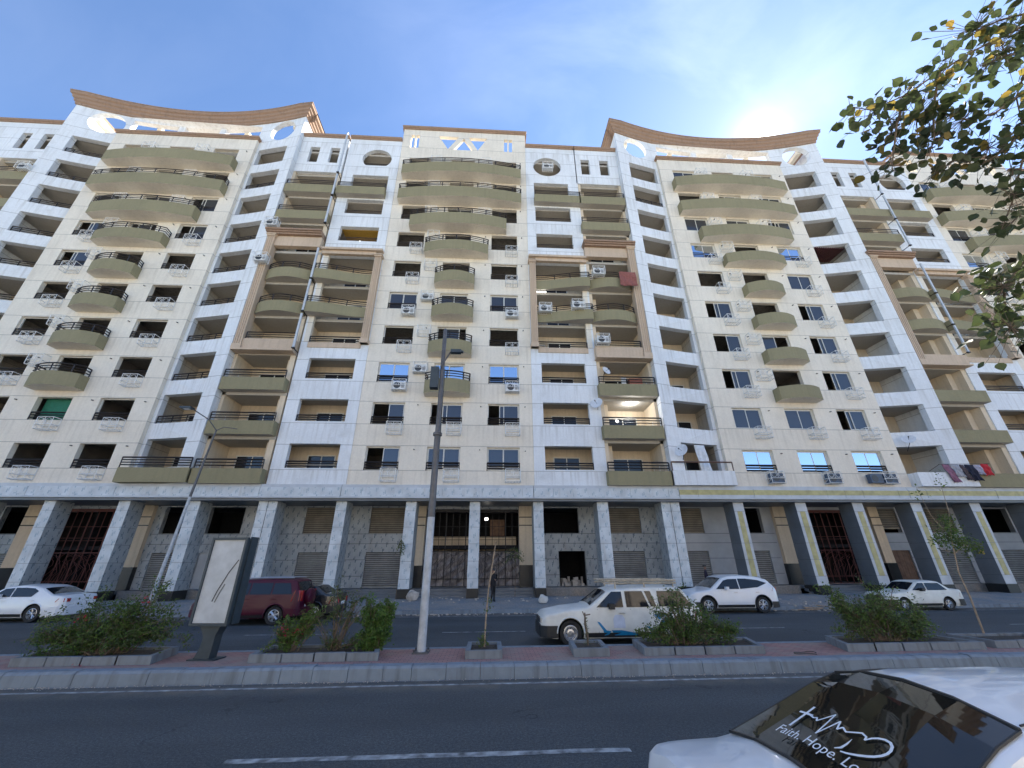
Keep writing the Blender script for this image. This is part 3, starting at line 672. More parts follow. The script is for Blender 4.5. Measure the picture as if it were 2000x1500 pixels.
def column(xc, w, kind, side):
    P = link('column', None, arc_P)
    core = MB(); core.box(xc-w/2+.04, xc+w/2-.04, D+.04, D+1.08, .4, 5.66); core.build('core', M['trim'], P)
    g = MB(); g.box(xc-w/2-.015, xc+w/2+.015, D-.015, D+1.12, .38, .95); g.build('base', M['black'], P)
    zs = [.955, 1.45, 2.36, 3.28, 4.20, 5.12, 5.66]
    for i, (a, b) in enumerate(zip(zs, zs[1:])):
        g = MB(); j = random.uniform(-.006,.006)
        g.box(xc-w/2+j, xc+w/2+j, D+.012, D+1.1, a+.006, b-.006)
        fm = 'board' if kind == 'b' else 'panel_d'
        g.box(xc-w/2+j, xc+w/2+j, D+j*.5, D+.011, a+.006, b-.006, 1)
        if w > 1: g.box(xc-.012, xc+.012, D-.012, D+j*.5, a, b, 2)
        if kind != 'b' and 1 <= i <= 4: g.box(xc-w*.24, xc+w*.24, D-.012, D+j*.5, a+.01, b-.01, 3)
        g.build('panel', [M[fm], M['boardw'] if kind == 'b' else M['panel_l'], M['trim'], M['yellow']], P)
for xc, w in [(-29.0,.62),(-25.18,.62),(-21.1,.64),(-17.2,.64),(-13.02,1.06),(-8.77,.62),(-4.68,.62),(-.85,.62),(3.0,.60),(6.99,.68),(11.26,1.15)]: column(xc, w, 'b', 0)
for xc, w in [(15.62,.66),(19.7,.70),(23.5,.70),(27.44,.70),(31.5,.70),(35.4,.7),(39.4,.7)]: column(xc, w, 'y', 0)
YB = 27.2
OPN = [(-29.9,-28.35,'dk','sh'),(-20.35,-18.55,'dk','sh'),(-17.62,-15.5,'dk','gr'),(-11.7,-9.75,'sh','sh'),(-7.6,-5.35,'sh','sh'),(3.5,5.92,'dk',None),(8.0,10.08,'sh','sh'),(12.2,14.33,'sh','sh'),(16.3,18.45,'dk','sh'),(26.66,28.2,'shh','wd'),(30.2,32.25,'sh','sh'),(34.6,36.5,'dk','sh')]
holes = []
for a, b, u, l in OPN:
    holes.append(rect(a, b, 4.0, 5.58))
    if l: holes.append(rect(a, b, .93, 2.90))
holes.append(rect(4.48,6.20,.93,2.93))
PORT = [(-27.4,-21.8),(-4.02,1.95),(20.1,25.95)]
for a, b in PORT: holes.append(rect(a, b, .93, 5.48))
for nm, lo, hi, mt in (('shop_wall',-60,11.79,'board'),('shop_wall',11.80,60,'panel')):
    hs = [h for h in holes if lo <= h[0][0] < hi]
    g = MB(); g.poly([rect(lo,hi,.92,5.655)]+hs, YB, YB+.3); g.build(nm, M[mt], arc_P)
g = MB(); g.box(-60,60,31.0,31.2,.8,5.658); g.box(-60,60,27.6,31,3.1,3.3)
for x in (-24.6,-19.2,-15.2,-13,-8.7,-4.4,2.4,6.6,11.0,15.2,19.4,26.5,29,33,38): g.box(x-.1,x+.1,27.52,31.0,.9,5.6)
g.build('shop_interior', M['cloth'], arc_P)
for z in (1.55, 2.46, 3.38, 3.96):
    g = MB()
    for a, b in ((-60,-28.3),(-20.8,-4.9),(2.9,19.1),(26.7,60)):
        segs = [(a, b)]
        for oa, ob, u, l in OPN+[(4.48,6.2,0,'x')]:
            if z > 3: continue
            if not l: continue
            segs = [s for t in segs for s in ([t] if ob <= t[0] or oa >= t[1] else [(t[0], oa), (ob, t[1])]) if s[1]-s[0] > .02]
        for s in segs: g.box(s[0], s[1], YB-.006, YB-.001, z, z+.02)
    g.build('panel_joint', M['trim'], arc_P, kind='stuff')
def shutter(a, b, z0, z1, drop=0, mat='shutter'):
    g = MB(); z = z1; 
    while z > z0+drop+.02:
        zn = max(z-.115, z0+drop); zm = (z+zn)/2; y = YB+.12; zd = z-.028
        g.quad((a,y+.03,z),(a,y+.03,zd),(b,y+.03,zd),(b,y+.03,z), mi=1); g.quad((a,y+.02,zd),(a,y-.03,zm),(b,y-.03,zm),(b,y+.02,zd)); g.quad((a,y-.03,zm),(a,y,zn),(b,y,zn),(b,y-.03,zm)); z = zn
    g.box(a, b, YB+.08, YB+.13, z0+drop-.05, z0+drop-.001); g.build('roller_shutter', [M['shutter_up'] if z1 > 4 else M[mat], M['trim']], arc_P)
for a, b, u, l in OPN:
    if u == 'sh': shutter(a, b, 4.0, 5.58, .03)
    if u == 'shh': shutter(a, b, 4.0, 5.58, .3)
    if l == 'sh': shutter(a, b, .93, 2.9, .02)
    if l == 'gr': g = MB(); g.box(a, b, YB+.1, YB+.13, .93, 2.9); g.build('door', M['panel'], arc_P)
    if l == 'wd':
        g = MB(); n = 9; w = (b-a)/n
        for i in range(n): g.box(a+i*w+.006, a+(i+1)*w-.006, YB+.1+random.uniform(-.008,.008), YB+.14, .93, 2.9)
        g.build('door', M['wood'], arc_P)
for x0, x1 in ((-28.3,-27.42),(-21.78,-20.9),(-4.9,-4.04),(1.97,2.86),(19.2,20.08),(25.97,26.64)):
    g = MB(); g.box(x0, x1, YB-.28, YB-.008, 2.13, 5.655)
    for z in (4.43, 4.93): g.box(x0-.01, x1+.01, YB-.285, YB-.27, z, z+.06, 1)
    g.box(x0-.015, x1+.015, YB-.32, YB-.008, .52, 2.128, 1); g.build('pilaster', [M['cream_in'], M['black']], arc_P)
def gate(x0, x1, fm, back):
    P = link('gate', None, arc_P); g = MB(); y = YB+.1
    g.box(x0,x1,y,y+.05,5.3,5.48); g.box(x0,x1,y,y+.05,.93,.98); g.box(x0,x1,y,y+.05,2.9,2.95); g.box(x0,x1,y,y+.05,1.35,1.39)
    n = int((x1-x0)/.42)
    for i in range(n+1):
        x = x0+(x1-x0)*i/n; r = .028 if i % 3 == 0 else .014; g.box(x-r,x+r,y-.01,y+.04,.95,5.4)
    for z in (3.6,3.75,4.4): g.box(x0,x1,y,y+.03,z,z+.025)
    g.build('bars', M[fm], P)
    g = MB(); rnd = random.Random(4); x = x0+.1
    while x < x1-.1:                           # scrollwork of bent bars across the lower gate
        pts = [(x+rnd.uniform(-.1,.5)*t+.15*math.sin(t*4+x), y-.03, 1.3+1.55*t) for t in [i/8 for i in range(9)]]; g.tube(pts, .013, 4); x += .16
    g.build('scrollwork', M[fm if fm != 'gframe' else 'gframe'], P)
    if back:
        g = MB()
        for i in range(24):
            for j in range(10):
                def q(u, v): return (x0+(x1-x0)*u/24, y+.12+.05*math.sin(u*2.1+v*1.3)*math.cos(v*2.7-u), .95+1.95*v/10)
                g.quad(q(i,j), q(i+1,j), q(i+1,j+1), q(i,j+1))
        g.build('plastic_sheet', simple('dusty_plastic_sheet', (.20,.18,.18), .35, var=.4, scale=3), P)
gate(-27.4,-21.8,'redframe',False); gate(-4.02,1.95,'gframe',True); gate(20.1,25.95,'redframe',False)
g = MB(); g.box(-3.9,1.9,29.2,29.3,2.95,3.9); g.box(.1,1.1,29.1,29.18,3.95,5.0,1); g.build('hall_wall', [M['cream_in'], M['wood']], arc_P)
g = MB(); g.box(-.26,-.06,27.55,27.62,4.83,4.98); g.build('lamp', M['lit'], arc_P)
# clutter in the open doorway
g = MB()
for i in range(26):
    x, y, z = random.uniform(4.6,6.1), random.uniform(27.2,28.4), .93; s = random.uniform(.05,.16); g.box(x-s,x+s,y-s,y+s,z,z+random.uniform(.06,.5)*(1 if y > 27.6 else .5))
g.build('rubble_heap', M['stone'], label='heap of rubble and bags inside the open dark doorway', category='rubble', kind='stuff')

# ------------------------------------------------------------------ downpipes, dishes, laundry and other balcony things
def pipe(x, segs, y=-.78, label=''):
    P = thing('downpipe', label, 'downpipe', (x, D, 0), group='drain downpipes between the blocks')
    for z0, z1 in segs:
        g = MB(); g.box(-.065, .065, y, y+.10, z0, z1); g.box(-.10,.10,y-.02,y+.14,z0-.02,z0+.06,1); g.box(-.03,.03,y+.1,0,z0+.02,z0+.05,1); g.build('pipe_segment', [M['panel_l'], M['rail']], P)
pipe(-13.46, [(15.6,18.4),(18.6,21.4),(21.5,24.4),(27.0,29.9),(30.1,32.6),(32.8,38.0)], label='segmented pale downpipe between olive loggias and white wing, left')
pipe(35.82, [(16.5,18.9),(19.0,21.9),(22.0,25.0),(27,30),(30.1,33),(33.2,37.9)], label='segmented pale downpipe between olive loggias and white wing, right')
def dish(loc, r, face, label):
    P = thing('satellite_dish', label, 'satellite dish', loc); g = MB()
    g.lathe([(0,.0),(r*.4,.02*r),(r*.75,.09*r),(r,.2*r),(r*1.01,.21*r),(r,.24*r),(r*.7,.13*r),(0,.04*r)], 'z', n=20); o = g.build('reflector', M['dish'], P, 30)
    q = Vector(face).to_track_quat('Z','Y'); o.rotation_euler = q.to_euler(); fv = Vector(face).normalized()
    g = MB(); tip = fv*r*.95+Vector((0,0,-.05)); g.bar((0,0,-.0)+fv*.02 if 0 else (0,0,0), tuple(tip), .012); g.bar(tuple(tip-fv*.05), tuple(tip+fv*.05), .035, n=8); g.build('feed_arm', M['rail'], P)
    g = MB(); g.bar((0,0,0), tuple(-fv*.25+Vector((0,0,-.1))), .025); g.bar(tuple(-fv*.25+Vector((0,0,-.1))), tuple(-fv*.25+Vector((0,.35,-.55))), .02); g.build('mount', M['rail'], P)
dish((7.15,D-.35,12.05), .42, (-.5,-.8,.35), 'white satellite dish beside the brightly lit loggia')
dish((12.25,D-.75,8.75), .42, (-.75,-.6,.3), 'white satellite dish by the first-floor loggia with hanging sheet')
dish((28.35,D-.45,9.75), .36, (-.6,-.7,.55), 'grey satellite dish right of the blue-glass windows')
dish((8.05,D-.30,14.55), .33, (.4,-.8,.3), 'small satellite dish standing inside a third-floor loggia')
def cloth(name, x0, x1, z0, z1, y, mat, label, cat='laundry', slant=0, grp=None, th=.03):
    g = MB(); nx, nz = 8, 8
    def q(u, v): return (x0+(x1-x0)*u/nx+slant*(1-v/nz), y+.05*math.sin(u*1.7+x0)*(1-v/nz)+.03*math.sin(v*1.3+u*.6), z1+(z0-z1)*(1-v/nz)-.04*math.sin(u*2+x1)*(1-v/nz))
    for i in range(nx):
        for j in range(nz): g.quad(q(i,j), q(i+1,j), q(i+1,j+1), q(i,j+1))
    for i in range(nx):
        for j in range(nz): a=[q(i,j), q(i,j+1), q(i+1,j+1), q(i+1,j)]; g.quad(*[(p[0],p[1]+th,p[2]) for p in a])
    k = dict(label=label, category=cat)
    if grp: k['group'] = grp
    g.build(name, mat, smooth=60, **k)
cl = lambda n, c: simple(n, c, .9, var=.2, scale=9)
grp = 'laundry hanging from the first-floor balcony'
cloth('laundry', 29.55,30.05,6.85,8.0,D-.75, cl('mauve_cloth',(.25,.12,.18)), 'mauve striped cloth, leftmost and longest of the hanging laundry', slant=.35, grp=grp)
cloth('laundry', 30.05,30.65,7.2,8.0,D-.78, cl('grey_cloth',(.32,.33,.37)), 'pale grey cloth hanging second from the left on the laundry line', slant=.2, grp=grp)
cloth('laundry', 30.68,31.0,7.0,7.98,D-.80, cl('patterned_cloth',(.08,.06,.07)), 'patterned dark cloth between the pale grey and the black laundry', slant=.25, grp=grp)
cloth('laundry', 31.0,31.65,6.95,7.98,D-.82, cl('black_cloth',(.01,.012,.03)), 'black garment hanging in the middle of the laundry', slant=.3, grp=grp)
cloth('laundry', 31.66,32.2,7.35,7.98,D-.8, cl('lilac_cloth',(.35,.34,.42)), 'small pale lilac cloth left of the red one on the laundry line', slant=.12, grp=grp)
cloth('laundry', 32.2,32.75,7.3,8.05,D-.8, cl('red_cloth',(.42,.02,.03)), 'bright red cloth, rightmost of the hanging laundry', slant=.15, grp=grp)
g = MB(); g.bar((29.3,D-.78,8.0),(32.85,D-.80,8.06),.014); g.bar((29.35,D-.78,8.0),(29.35,D,7.7),.014); g.bar((32.6,D-.8,8.05),(32.6,D,7.7),.014); g.build('clothes_line', M['rail'], label='clothes rail carrying laundry in front of the first-floor balcony', category='clothes line')
cloth('rug', 9.75,11.05,21.55,22.85,D-1.0, cl('rust_rug',(.24,.085,.07)), 'rust red rug draped over the sixth-floor railing', 'rug')
cloth('curtain', 13.55,14.25,7.5,9.35,D+.05, simple('white_sheet',(.62,.66,.70),.85,var=.1), 'long white curtain hanging in a first-floor loggia', 'curtain', slant=.25)
def loose_ac(x, y, z, label, rz=0): o = link('air_conditioner', cached('ac', ac_mesh), loc=(x,y,z), rot=(0,0,rz), label=label, category='air conditioner', group='air conditioner units hung on the facade'); P = o; c = link('cage', cached('cage', cage_mesh), P, loc=(0,.06,-.05)); return o
loose_ac(8.15,D-.75,22.55,'caged air conditioner left of the rust red rug')
loose_ac(3.95,D-.20,19.35,'left air conditioner of two on the fifth-floor railing, right of the middle block')
loose_ac(6.35,D-.62,19.45,'right air conditioner of two on the fifth-floor railing, right of the middle block')
loose_ac(7.95,D-.55,16.55,'caged air conditioner on the tan fourth-floor parapet')
loose_ac(-17.3,D-.75,22.75,'caged air conditioner beside the top of the left fluted tan pilaster')
loose_ac(-17.35,D-.75,26.3,'white air conditioner standing on the brown cap above the left tan frame')
loose_ac(4.75,D-.32,34.75,'white air conditioner filling the round top window right of the middle block')
loose_ac(-38.2,D-.55,31.5,'caged air conditioner high on the far left white screen')
g = MB(); g.box(9.6,10.5,D-.45,D-.1,13.35,13.95); g.build('crate', simple('rust_crate',(.26,.09,.06),.8), label='rust red crate standing on the third-floor olive loggia', category='crate')
link('air_conditioner', cached('ac', ac_mesh), loc=(9.35,D+.1,13.5), rot=(0,0,.9), label='air conditioner turned sideways left of the rust red crate', category='air conditioner')
def ceiling_lamp(x, y, z, label, lw=.12, wd=12):
    o = MB(); o.lathe([(0,-.06),(lw,-.04),(lw*1.1,0)], 'z', n=12); o.build('ceiling_lamp', M['lit'], loc=(x,y,z), label=label, category='lamp')
    ld = bpy.data.lights.new('lamp_light','POINT'); ld.energy = wd; ld.color = (.95,.97,1); ld.shadow_soft_size = .1; l = bpy.data.objects.new('lamp_light', ld); COL.objects.link(l); l.location = (x,y,z-.2)
ceiling_lamp(9.75, D+.35, 12.38, 'round lit ceiling lamp in the bright second-floor loggia', .13, 30)
g = MB(); g.box(-.35,.35,-.03,.03,-.04,0); g.build('tube_lamp', M['lit'], loc=(3.75,D-.12,21.38), label='lit tube lamp at the left end of the fifth-floor loggia ceiling', category='lamp')
g = MB(); g.box(29.2,33.3,D-.45,D+.6,9.4,9.44); g.box(29.2,33.3,D-.47,D-.44,9.36,9.46)
# brown slatted blind in the right crowned block
b_ = MB()
for i in range(14): x = 28.0+i*.20; b_.box(x,x+.11,D+.15,D+1.9,27.20-.0,27.28)
b_.build('slatted_ceiling', simple('maroon_slats',(.09,.03,.03),.6), label='maroon slatted ceiling inside a seventh-floor opening of the right crowned block', category='ceiling')
g = MB(); g.box(-12.5,-9.5,D+1.45,D+1.5,25.9,27.34); g.box(-12.5,-9.5,D+.3,D+1.5,27.345,27.38); g.build('ochre_screen', M['ochre'], label='ochre painted back panel in the loggia opening with a lit bulb', category='panel')
g = MB(); g.lathe([(0,-.05),(.05,-.03),(.06,.02),(.03,.08),(0,.09)],'z',n=10); g.build('bulb', M['lit'], loc=(-10.9,D+.3,26.15), label='bare lit bulb in the ochre loggia', category='lamp')
g = MB(); g.box(-28.75,-26.4,D+.5,D+.53,10.5,12.1); g.build('green_net', M['green_net'], label='dark green net behind a second-floor opening of the left block', category='net')

# ------------------------------------------------------------------ street furniture
def lamp_mast():
    P = thing('lamp_post', 'tall tapered dark grey mast with white painted foot on the median', 'mast', (-1.64, 11.95, .23))
    g = MB(); g.lathe([(.112,0),(.103,3.25)], 'z', n=16); g.build('painted_foot', M['poled'], P, 40)
    g = MB(); g.lathe([(.102,3.251),(.092,5.65),(.14,5.66),(.14,5.74),(.082,5.78),(.072,6.4),(.068,9.45),(.05,9.52),(0,9.53)], 'z', n=16); g.build('shaft', M['pole'], P, 40)
    g = MB(); g.box(-.2,.2,-.2,.2,-.01,.03)
    for a in range(4): t = PI/4+a*PI/2; g.bar((.22*math.cos(t),.22*math.sin(t),0),(.22*math.cos(t),.22*math.sin(t),.09),.025,n=6)
    g.build('base_plate', M['pole'], P)
    g = MB(); g.box(-.36,-.10,-.12,.12,7.25,8.0); g.build('control_box', M['bbd'], P)
    g = MB(); g.bar((-.05,-.08,8.0),(.25,-.12,8.55),.028); g.bar((.2,-.12,8.5),(.62,-.14,8.62),.022); g.build('camera_arm', M['pole'], P)
    g = MB(); g.box(.26,.6,-.22,-.06,8.50,8.62); g.bar((.60,-.14,8.56),(.68,-.14,8.55),.05,n=8); g.build('camera_housing', M['bbd'], P)
    g = MB(); pts = [(.10+.02*math.sin(t*3), -.12, 7.9-t*.75) for t in range(5)]; g.tube(pts, .012, 5); g.build('cable', M['trim'], P)
lamp_mast()
def street_lamp():
    P = thing('street_lamp', 'slim street lamp with white painted lower pole on the far pavement', 'street lamp', (-16.95, 23.6, .3))
    g = MB(); g.tube([(0,0,0),(.10,0,1.8),(.32,0,5.4)], [.10,.085,.07], 12); g.build('painted_pole', M['poled'], P, 50)
    g = MB(); g.tube([(.32,0,5.402),(.60,0,9.3)], [.07,.045], 12); g.build('pole', M['pole'], P, 50)
    g = MB(); g.tube([(.6,0,9.25),(.35,-.5,9.75),(-.25,-1.2,10.15)], .03, 8); g.tube([(.6,0,9.25),(.95,.1,9.50),(1.6,.3,9.45)], .026, 8); g.build('arm', M['pole'], P, 50)
    g = MB(); g.box(-.75,-.15,-1.55,-1.15,10.1,10.2); g.box(-.60,-.30,-1.45,-1.25,10.09,10.099,1); g.build('lamp_head', [M['bbd'], M['lamp_clear']], P)
street_lamp()
def billboard():
    P = thing('advertising_sign', 'dark framed advertising light box with a faded blank poster on one curved foot', 'sign', (-6.60, 11.6, .235), R(-6))
    g = MB(); g.box(-.47,.36,-.20,-.16,.76,2.62,1); g.build('poster', [M['bbf'], M['bbf']], P)
    g = MB()
    for a, b, c, d in ((-.52,-.47,.70,2.68),(.36,.42,.70,2.68),(-.47,.36,.70,.755),(-.47,.36,2.625,2.68)): g.box(a,b,-.24,-.15,c,d)
    g.box(-.50,.40,-.145,.22,.72,2.66); g.box(.40,.44,-.10,.18,.72,2.70); g.build('cabinet', M['bbd'], P)
    g = MB(); prof = []
    for i in range(11):
        t = i/10; w = .20-.05*math.sin(t*PI)+(.10*max(0,t-.7)/.3); c = -.05+.10*math.sin(t*PI*.9)*(.6)-.02; prof.append((c-w, c+w*.9, .02+.70*t))
    for (a, b, z), (a2, b2, z2) in zip(prof, prof[1:]):
        for y0, y1 in ((-.12,.14),):
            g.quad((a,y0,z),(b,y0,z),(b2,y0,z2),(a2,y0,z2)); g.quad((b,y1,z),(a,y1,z),(a2,y1,z2),(b2,y1,z2)); g.quad((b,y0,z),(b,y1,z),(b2,y1,z2),(b2,y0,z2)); g.quad((a,y1,z),(a,y0,z),(a2,y0,z2),(a2,y1,z2))
    g.build('foot', M['bbd'], P)
    g = MB(); g.box(-.36,.30,-.20,.22,0,.022); g.build('base_plate', M['bbd'], P)
    g = MB(); g.tube([(-.12,-.207,1.22),(-.05,-.207,1.45),(.12,-.207,1.85),(.30,-.207,2.15)],.010,4); g.tube([(-.05,-.207,1.2),(.02,-.207,1.42),(.1,-.207,1.6)],.008,4); g.build('torn_streak', M['trim'], P)
billboard()

# ------------------------------------------------------------------ planters and plants
def planter(pts, label, h=.17, w=.11):
    """ring of kerb blocks round pts (world xy), z from the paving"""
    cx = sum(p[0] for p in pts)/len(pts); cy = sum(p[1] for p in pts)/len(pts); z0 = .233
    P = thing('planter', label, 'planter', (cx, cy, z0)); n = len(pts)
    ins = []
    for i, p in enumerate(pts):
        a = Vector(pts[i-1]); b = Vector(p); c = Vector(pts[(i+1) % n]); d1 = (b-a).normalized(); d2 = (c-b).normalized(); n1 = Vector((-d1.y, d1.x)); n2 = Vector((-d2.y, d2.x)); bi = (n1+n2).normalized(); ins.append(b+bi*(w/max(.35, bi.dot(n1))))
    for i in range(n):
        a, b = Vector(pts[i]), Vector(pts[(i+1) % n]); ia, ib = ins[i], ins[(i+1) % n]; L = (b-a).length; k = max(1, round(L/.75))
        for j in range(k):
            t0, t1 = j/k+(.006 if j else 0), (j+1)/k-(.006 if j < k-1 else 0); o0, o1, i0, i1 = a.lerp(b,t0), a.lerp(b,t1), ia.lerp(ib,t0), ia.lerp(ib,t1); g = MB(); hh = h+random.uniform(-.006,.006)
            lo = [(q.x-cx, q.y-cy, 0) for q in (o0,o1,i1,i0)]; hi = [(x,y,hh) for x,y,z in lo]
            g.quad(*hi); 
            for q in range(4): g.quad(lo[q], lo[(q+1) % 4], hi[(q+1) % 4], hi[q])
            g.build('kerb_block', M['planter'], P)
    g = MB(); g.quad(*[(q.x-cx, q.y-cy, h-.06) for q in ins]); g.build('soil', M['soil'], P)
    return P
planter([(-.50,11.10),(.38,11.10),(.38,12.30),(-.48,12.30)], 'small square kerbed planter holding the tall bare stick')
planter([(2.08,11.12),(2.95,11.12),(3.05,12.30),(2.18,12.30)], 'small square kerbed planter with a stunted twig in front of the station wagon')
planter([(3.80,11.12),(6.80,11.12),(7.10,12.35),(3.92,12.35)], 'long kerbed planter with a leafy shrub right of the small square ones')
planter([(8.93,11.14),(12.6,11.14),(12.3,12.35),(9.35,12.35)], 'long kerbed planter with the widest sprawling shrub, at the right')
planter([(13.0,11.25),(14.9,11.25),(15.2,12.35),(12.9,12.35)], 'kerbed planter at the right end holding the leaning sapling')
planter([(-10.55,11.12),(-7.55,11.12),(-7.75,12.30),(-10.85,12.30)], 'long kerbed planter under the dark shrub at the left')
planter([(-5.42,11.10),(-2.50,11.10),(-2.72,12.25),(-5.45,12.25)], 'long kerbed planter between the sign and the mast')
planter([(-15.5,11.15),(-12.6,11.15),(-12.8,12.2),(-15.2,12.2)], 'bare kerbed planter at the far left edge')
def leaf_cloud(name, pts, size, mats, P=None, seed=0, **k):
    rnd = random.Random(seed); g = MB(); nm = len(mats)
    for p in pts:
        s = size*rnd.uniform(.6,1.25); n = Vector((rnd.gauss(0,1), rnd.gauss(0,1), rnd.gauss(.5,1))).normalized(); a = n.orthogonal().normalized(); a.rotate(Matrix.Rotation(rnd.uniform(0,6.3),3,n)); b = n.cross(a); c = Vector(p)
        fold = n*s*.18; mi = int(rnd.random()**1.6*nm)
        g.quad(c-a*s*.5, c-b*s*.28+fold*.6+a*s*.05, c+a*s*.55, c+b*s*.28+fold*.6+a*s*.05, mi=mi)
    return g.build(name, mats, P, **k)
def shrub(x, y, label, blobs, n, size, mats, seed, stems, flowers=(), z0=.36, bare=0):
    """branching shrub: stems arch out from the root, leaves gather in clumps along the twigs"""
    P = thing('shrub', label, 'shrub', (x, y, z0)); rnd = random.Random(seed); g = MB(); pts = []
    for bx, by, bz, r, wgt in blobs:
        for s in range(stems):
            e = Vector((bx+rnd.gauss(0,r*.5), by+rnd.gauss(0,r*.3), bz+rnd.gauss(0,r*.45))); e.z = max(e.z, .1)
            r0 = Vector((bx*rnd.uniform(.0,.45), by*.5+rnd.uniform(-.1,.1), 0)); mid = r0.lerp(e,.5)+Vector((rnd.uniform(-.1,.1),rnd.uniform(-.1,.1),.18*abs(e.x)))
            path = [((1-t)**2)*r0+2*t*(1-t)*mid+t*t*e for t in [i/7 for i in range(8)]]; g.tube(path, [.014*(1-.8*i/7)+.002 for i in range(8)], 4)
            for q in range(5):
                b = path[rnd.randint(3,7)]; tip = b+Vector((rnd.gauss(0,.9),rnd.gauss(0,.6),rnd.gauss(.1,.7)))*r*.75; tip.z = max(tip.z, .05); g.bar(b, tip, .004, n=3, w2=.002)
                m = int(n*wgt/(stems*5))
                for i in range(m):
                    t = rnd.random()**.7; c = b.lerp(tip,t); pts.append(c+Vector((rnd.gauss(0,1),rnd.gauss(0,1),rnd.gauss(0,1)))*r*.16)
    for i in range(bare):
        a = rnd.uniform(-.5,.5); tip = Vector((a*1.6,rnd.uniform(-.2,.2),rnd.uniform(.7,1.25))); g.tube([(a*.3,0,0),tuple(tip*.5+Vector((rnd.uniform(-.06,.06),0,0))),tuple(tip)], [.012,.008,.003], 4)
        for j in range(3): b = tip*rnd.uniform(.4,.9); g.bar(b, b+Vector((rnd.gauss(0,.15),rnd.gauss(0,.1),rnd.uniform(.1,.25))), .004, n=3)
    g.build('stem', M['bark'], P); leaf_cloud('foliage', pts, size, mats, P, seed, kind='stuff')
    if flowers:
        fp = [(fx+rnd.gauss(0,.06), fy+rnd.gauss(0,.05), fz+rnd.gauss(0,.05)) for fx, fy, fz in flowers for i in range(26)]; leaf_cloud('flowers', fp, .055, [M['flower']], P, seed+1, kind='stuff')
    return P
lm, lb, ld_ = [M['leaf'],M['leaf_d'],M['leaf_b']], [M['leaf_b'],M['leaf']], [M['leaf_d'],M['leaf']]
shrub(-9.2,11.7,'wide dark green shrub in the long planter at the left',[(-1.5,0,.42,.38,.6),(-.8,0,.58,.42,1),(-.1,0,.70,.42,1.1),(.55,0,.85,.42,1.1),(1.15,0,.62,.36,.8),(1.5,.1,.35,.28,.4),(-.4,-.1,.3,.35,.7)],2500,.062,lm,3,9,flowers=[(.15,-.6,-.18),(-.5,-.2,.75),(.7,0,1.1)])
shrub(-4.75,11.7,'small shrub with red flowers right of the advertising sign',[(-.15,0,.35,.26,.9),(.15,0,.62,.26,.9),(.55,0,.75,.22,.5),(-.3,0,.62,.2,.4)],1300,.062,[M['leaf'],M['leaf_b']],5,7,flowers=[(-.20,-.15,.42),(.14,-.15,.46)])
shrub(-3.75,11.75,'thin leggy shrub of bare stems with sparse leaves on top',[(-.15,0,1.25,.24,.5),(.35,0,1.2,.22,.35),(.0,0,.12,.25,.5),(.6,0,.12,.2,.3)],900,.058,[M['leaf_d'],M['leaf']],6,5,bare=9)
shrub(-2.75,11.65,'dense bright green shrub just left of the mast',[(0,0,.35,.26,1),(.12,0,.68,.28,1.2),(-.2,0,.85,.24,.8),(.25,0,.95,.22,.6),(-.1,-.1,.12,.22,.6)],2300,.065,lb,8,9)
shrub(5.1,11.75,'tall leafy shrub in front of the rear of the old station wagon',[(-.9,0,.30,.3,.7),(-.5,0,.75,.34,.6),(-.15,0,1.10,.30,.6),(.5,0,.75,.36,.8),(1.0,0,.42,.36,1),(1.45,0,.28,.26,.7),(.1,0,.25,.36,.9)],1600,.062,[M['leaf'],M['leaf_b'],M['leaf_d']],12,7)
shrub(10.6,11.75,'sprawling shrub with long arching branches at the right',[(-1.3,0,.95,.34,.7),(-.8,0,.75,.36,.9),(-.1,0,.62,.42,1),(.5,0,.50,.42,1),(1.2,0,.45,.38,.9),(.2,0,1.05,.3,.4),(1.0,0,.2,.3,.7),(-1.0,0,.3,.3,.5)],2000,.062,ld_+[M['leaf_b']],15,8,bare=4)
# tall bare stick, stunted twig, leaning sapling
def plant_stick():
    P = thing('sapling', 'tall bare stick-like sapling with a few leaves in the square planter', 'sapling', (-.05, 11.8, .36))
    g = MB(); g.tube([(0,0,0),(.02,0,.6),(.08,.0,1.3),(.13,0,1.62),(.17,0,1.9),(.26,0,2.45)], [.022,.02,.018,.024,.017,.014], 6); g.bar((.13,0,1.6),(.24,.02,1.72),.01); g.build('stem', M['sail'], P)
    rnd = random.Random(5); pts = [(rnd.gauss(-.05,.06),rnd.gauss(0,.05),abs(rnd.gauss(.12,.1))) for i in range(120)]+[(.07+rnd.gauss(0,.06),rnd.gauss(0,.05),rnd.uniform(.75,1.1)) for i in range(36)]; leaf_cloud('foliage', pts, .07, [M['leaf'],M['leaf_d']], P, 2, kind='stuff')
plant_stick()
def twig():
    P = thing('sapling', 'stunted dark twig in the square planter before the old station wagon', 'sapling', (2.58, 11.8, .36))
    g = MB(); g.tube([(0,0,0),(.01,0,.2),(-.03,0,.45),(-.02,0,.72)], [.025,.028,.03,.016], 6); g.bar((-.03,0,.66),(.12,0,.68),.014); g.bar((-.03,0,.62),(-.08,0,.75),.012); g.build('stem', M['bark'], P)
    rnd = random.Random(9); leaf_cloud('foliage', [(rnd.gauss(0,.05),rnd.gauss(0,.05),rnd.uniform(0,.6)) for i in range(70)], .055, [M['leaf_d']], P, 4, kind='stuff')
twig()
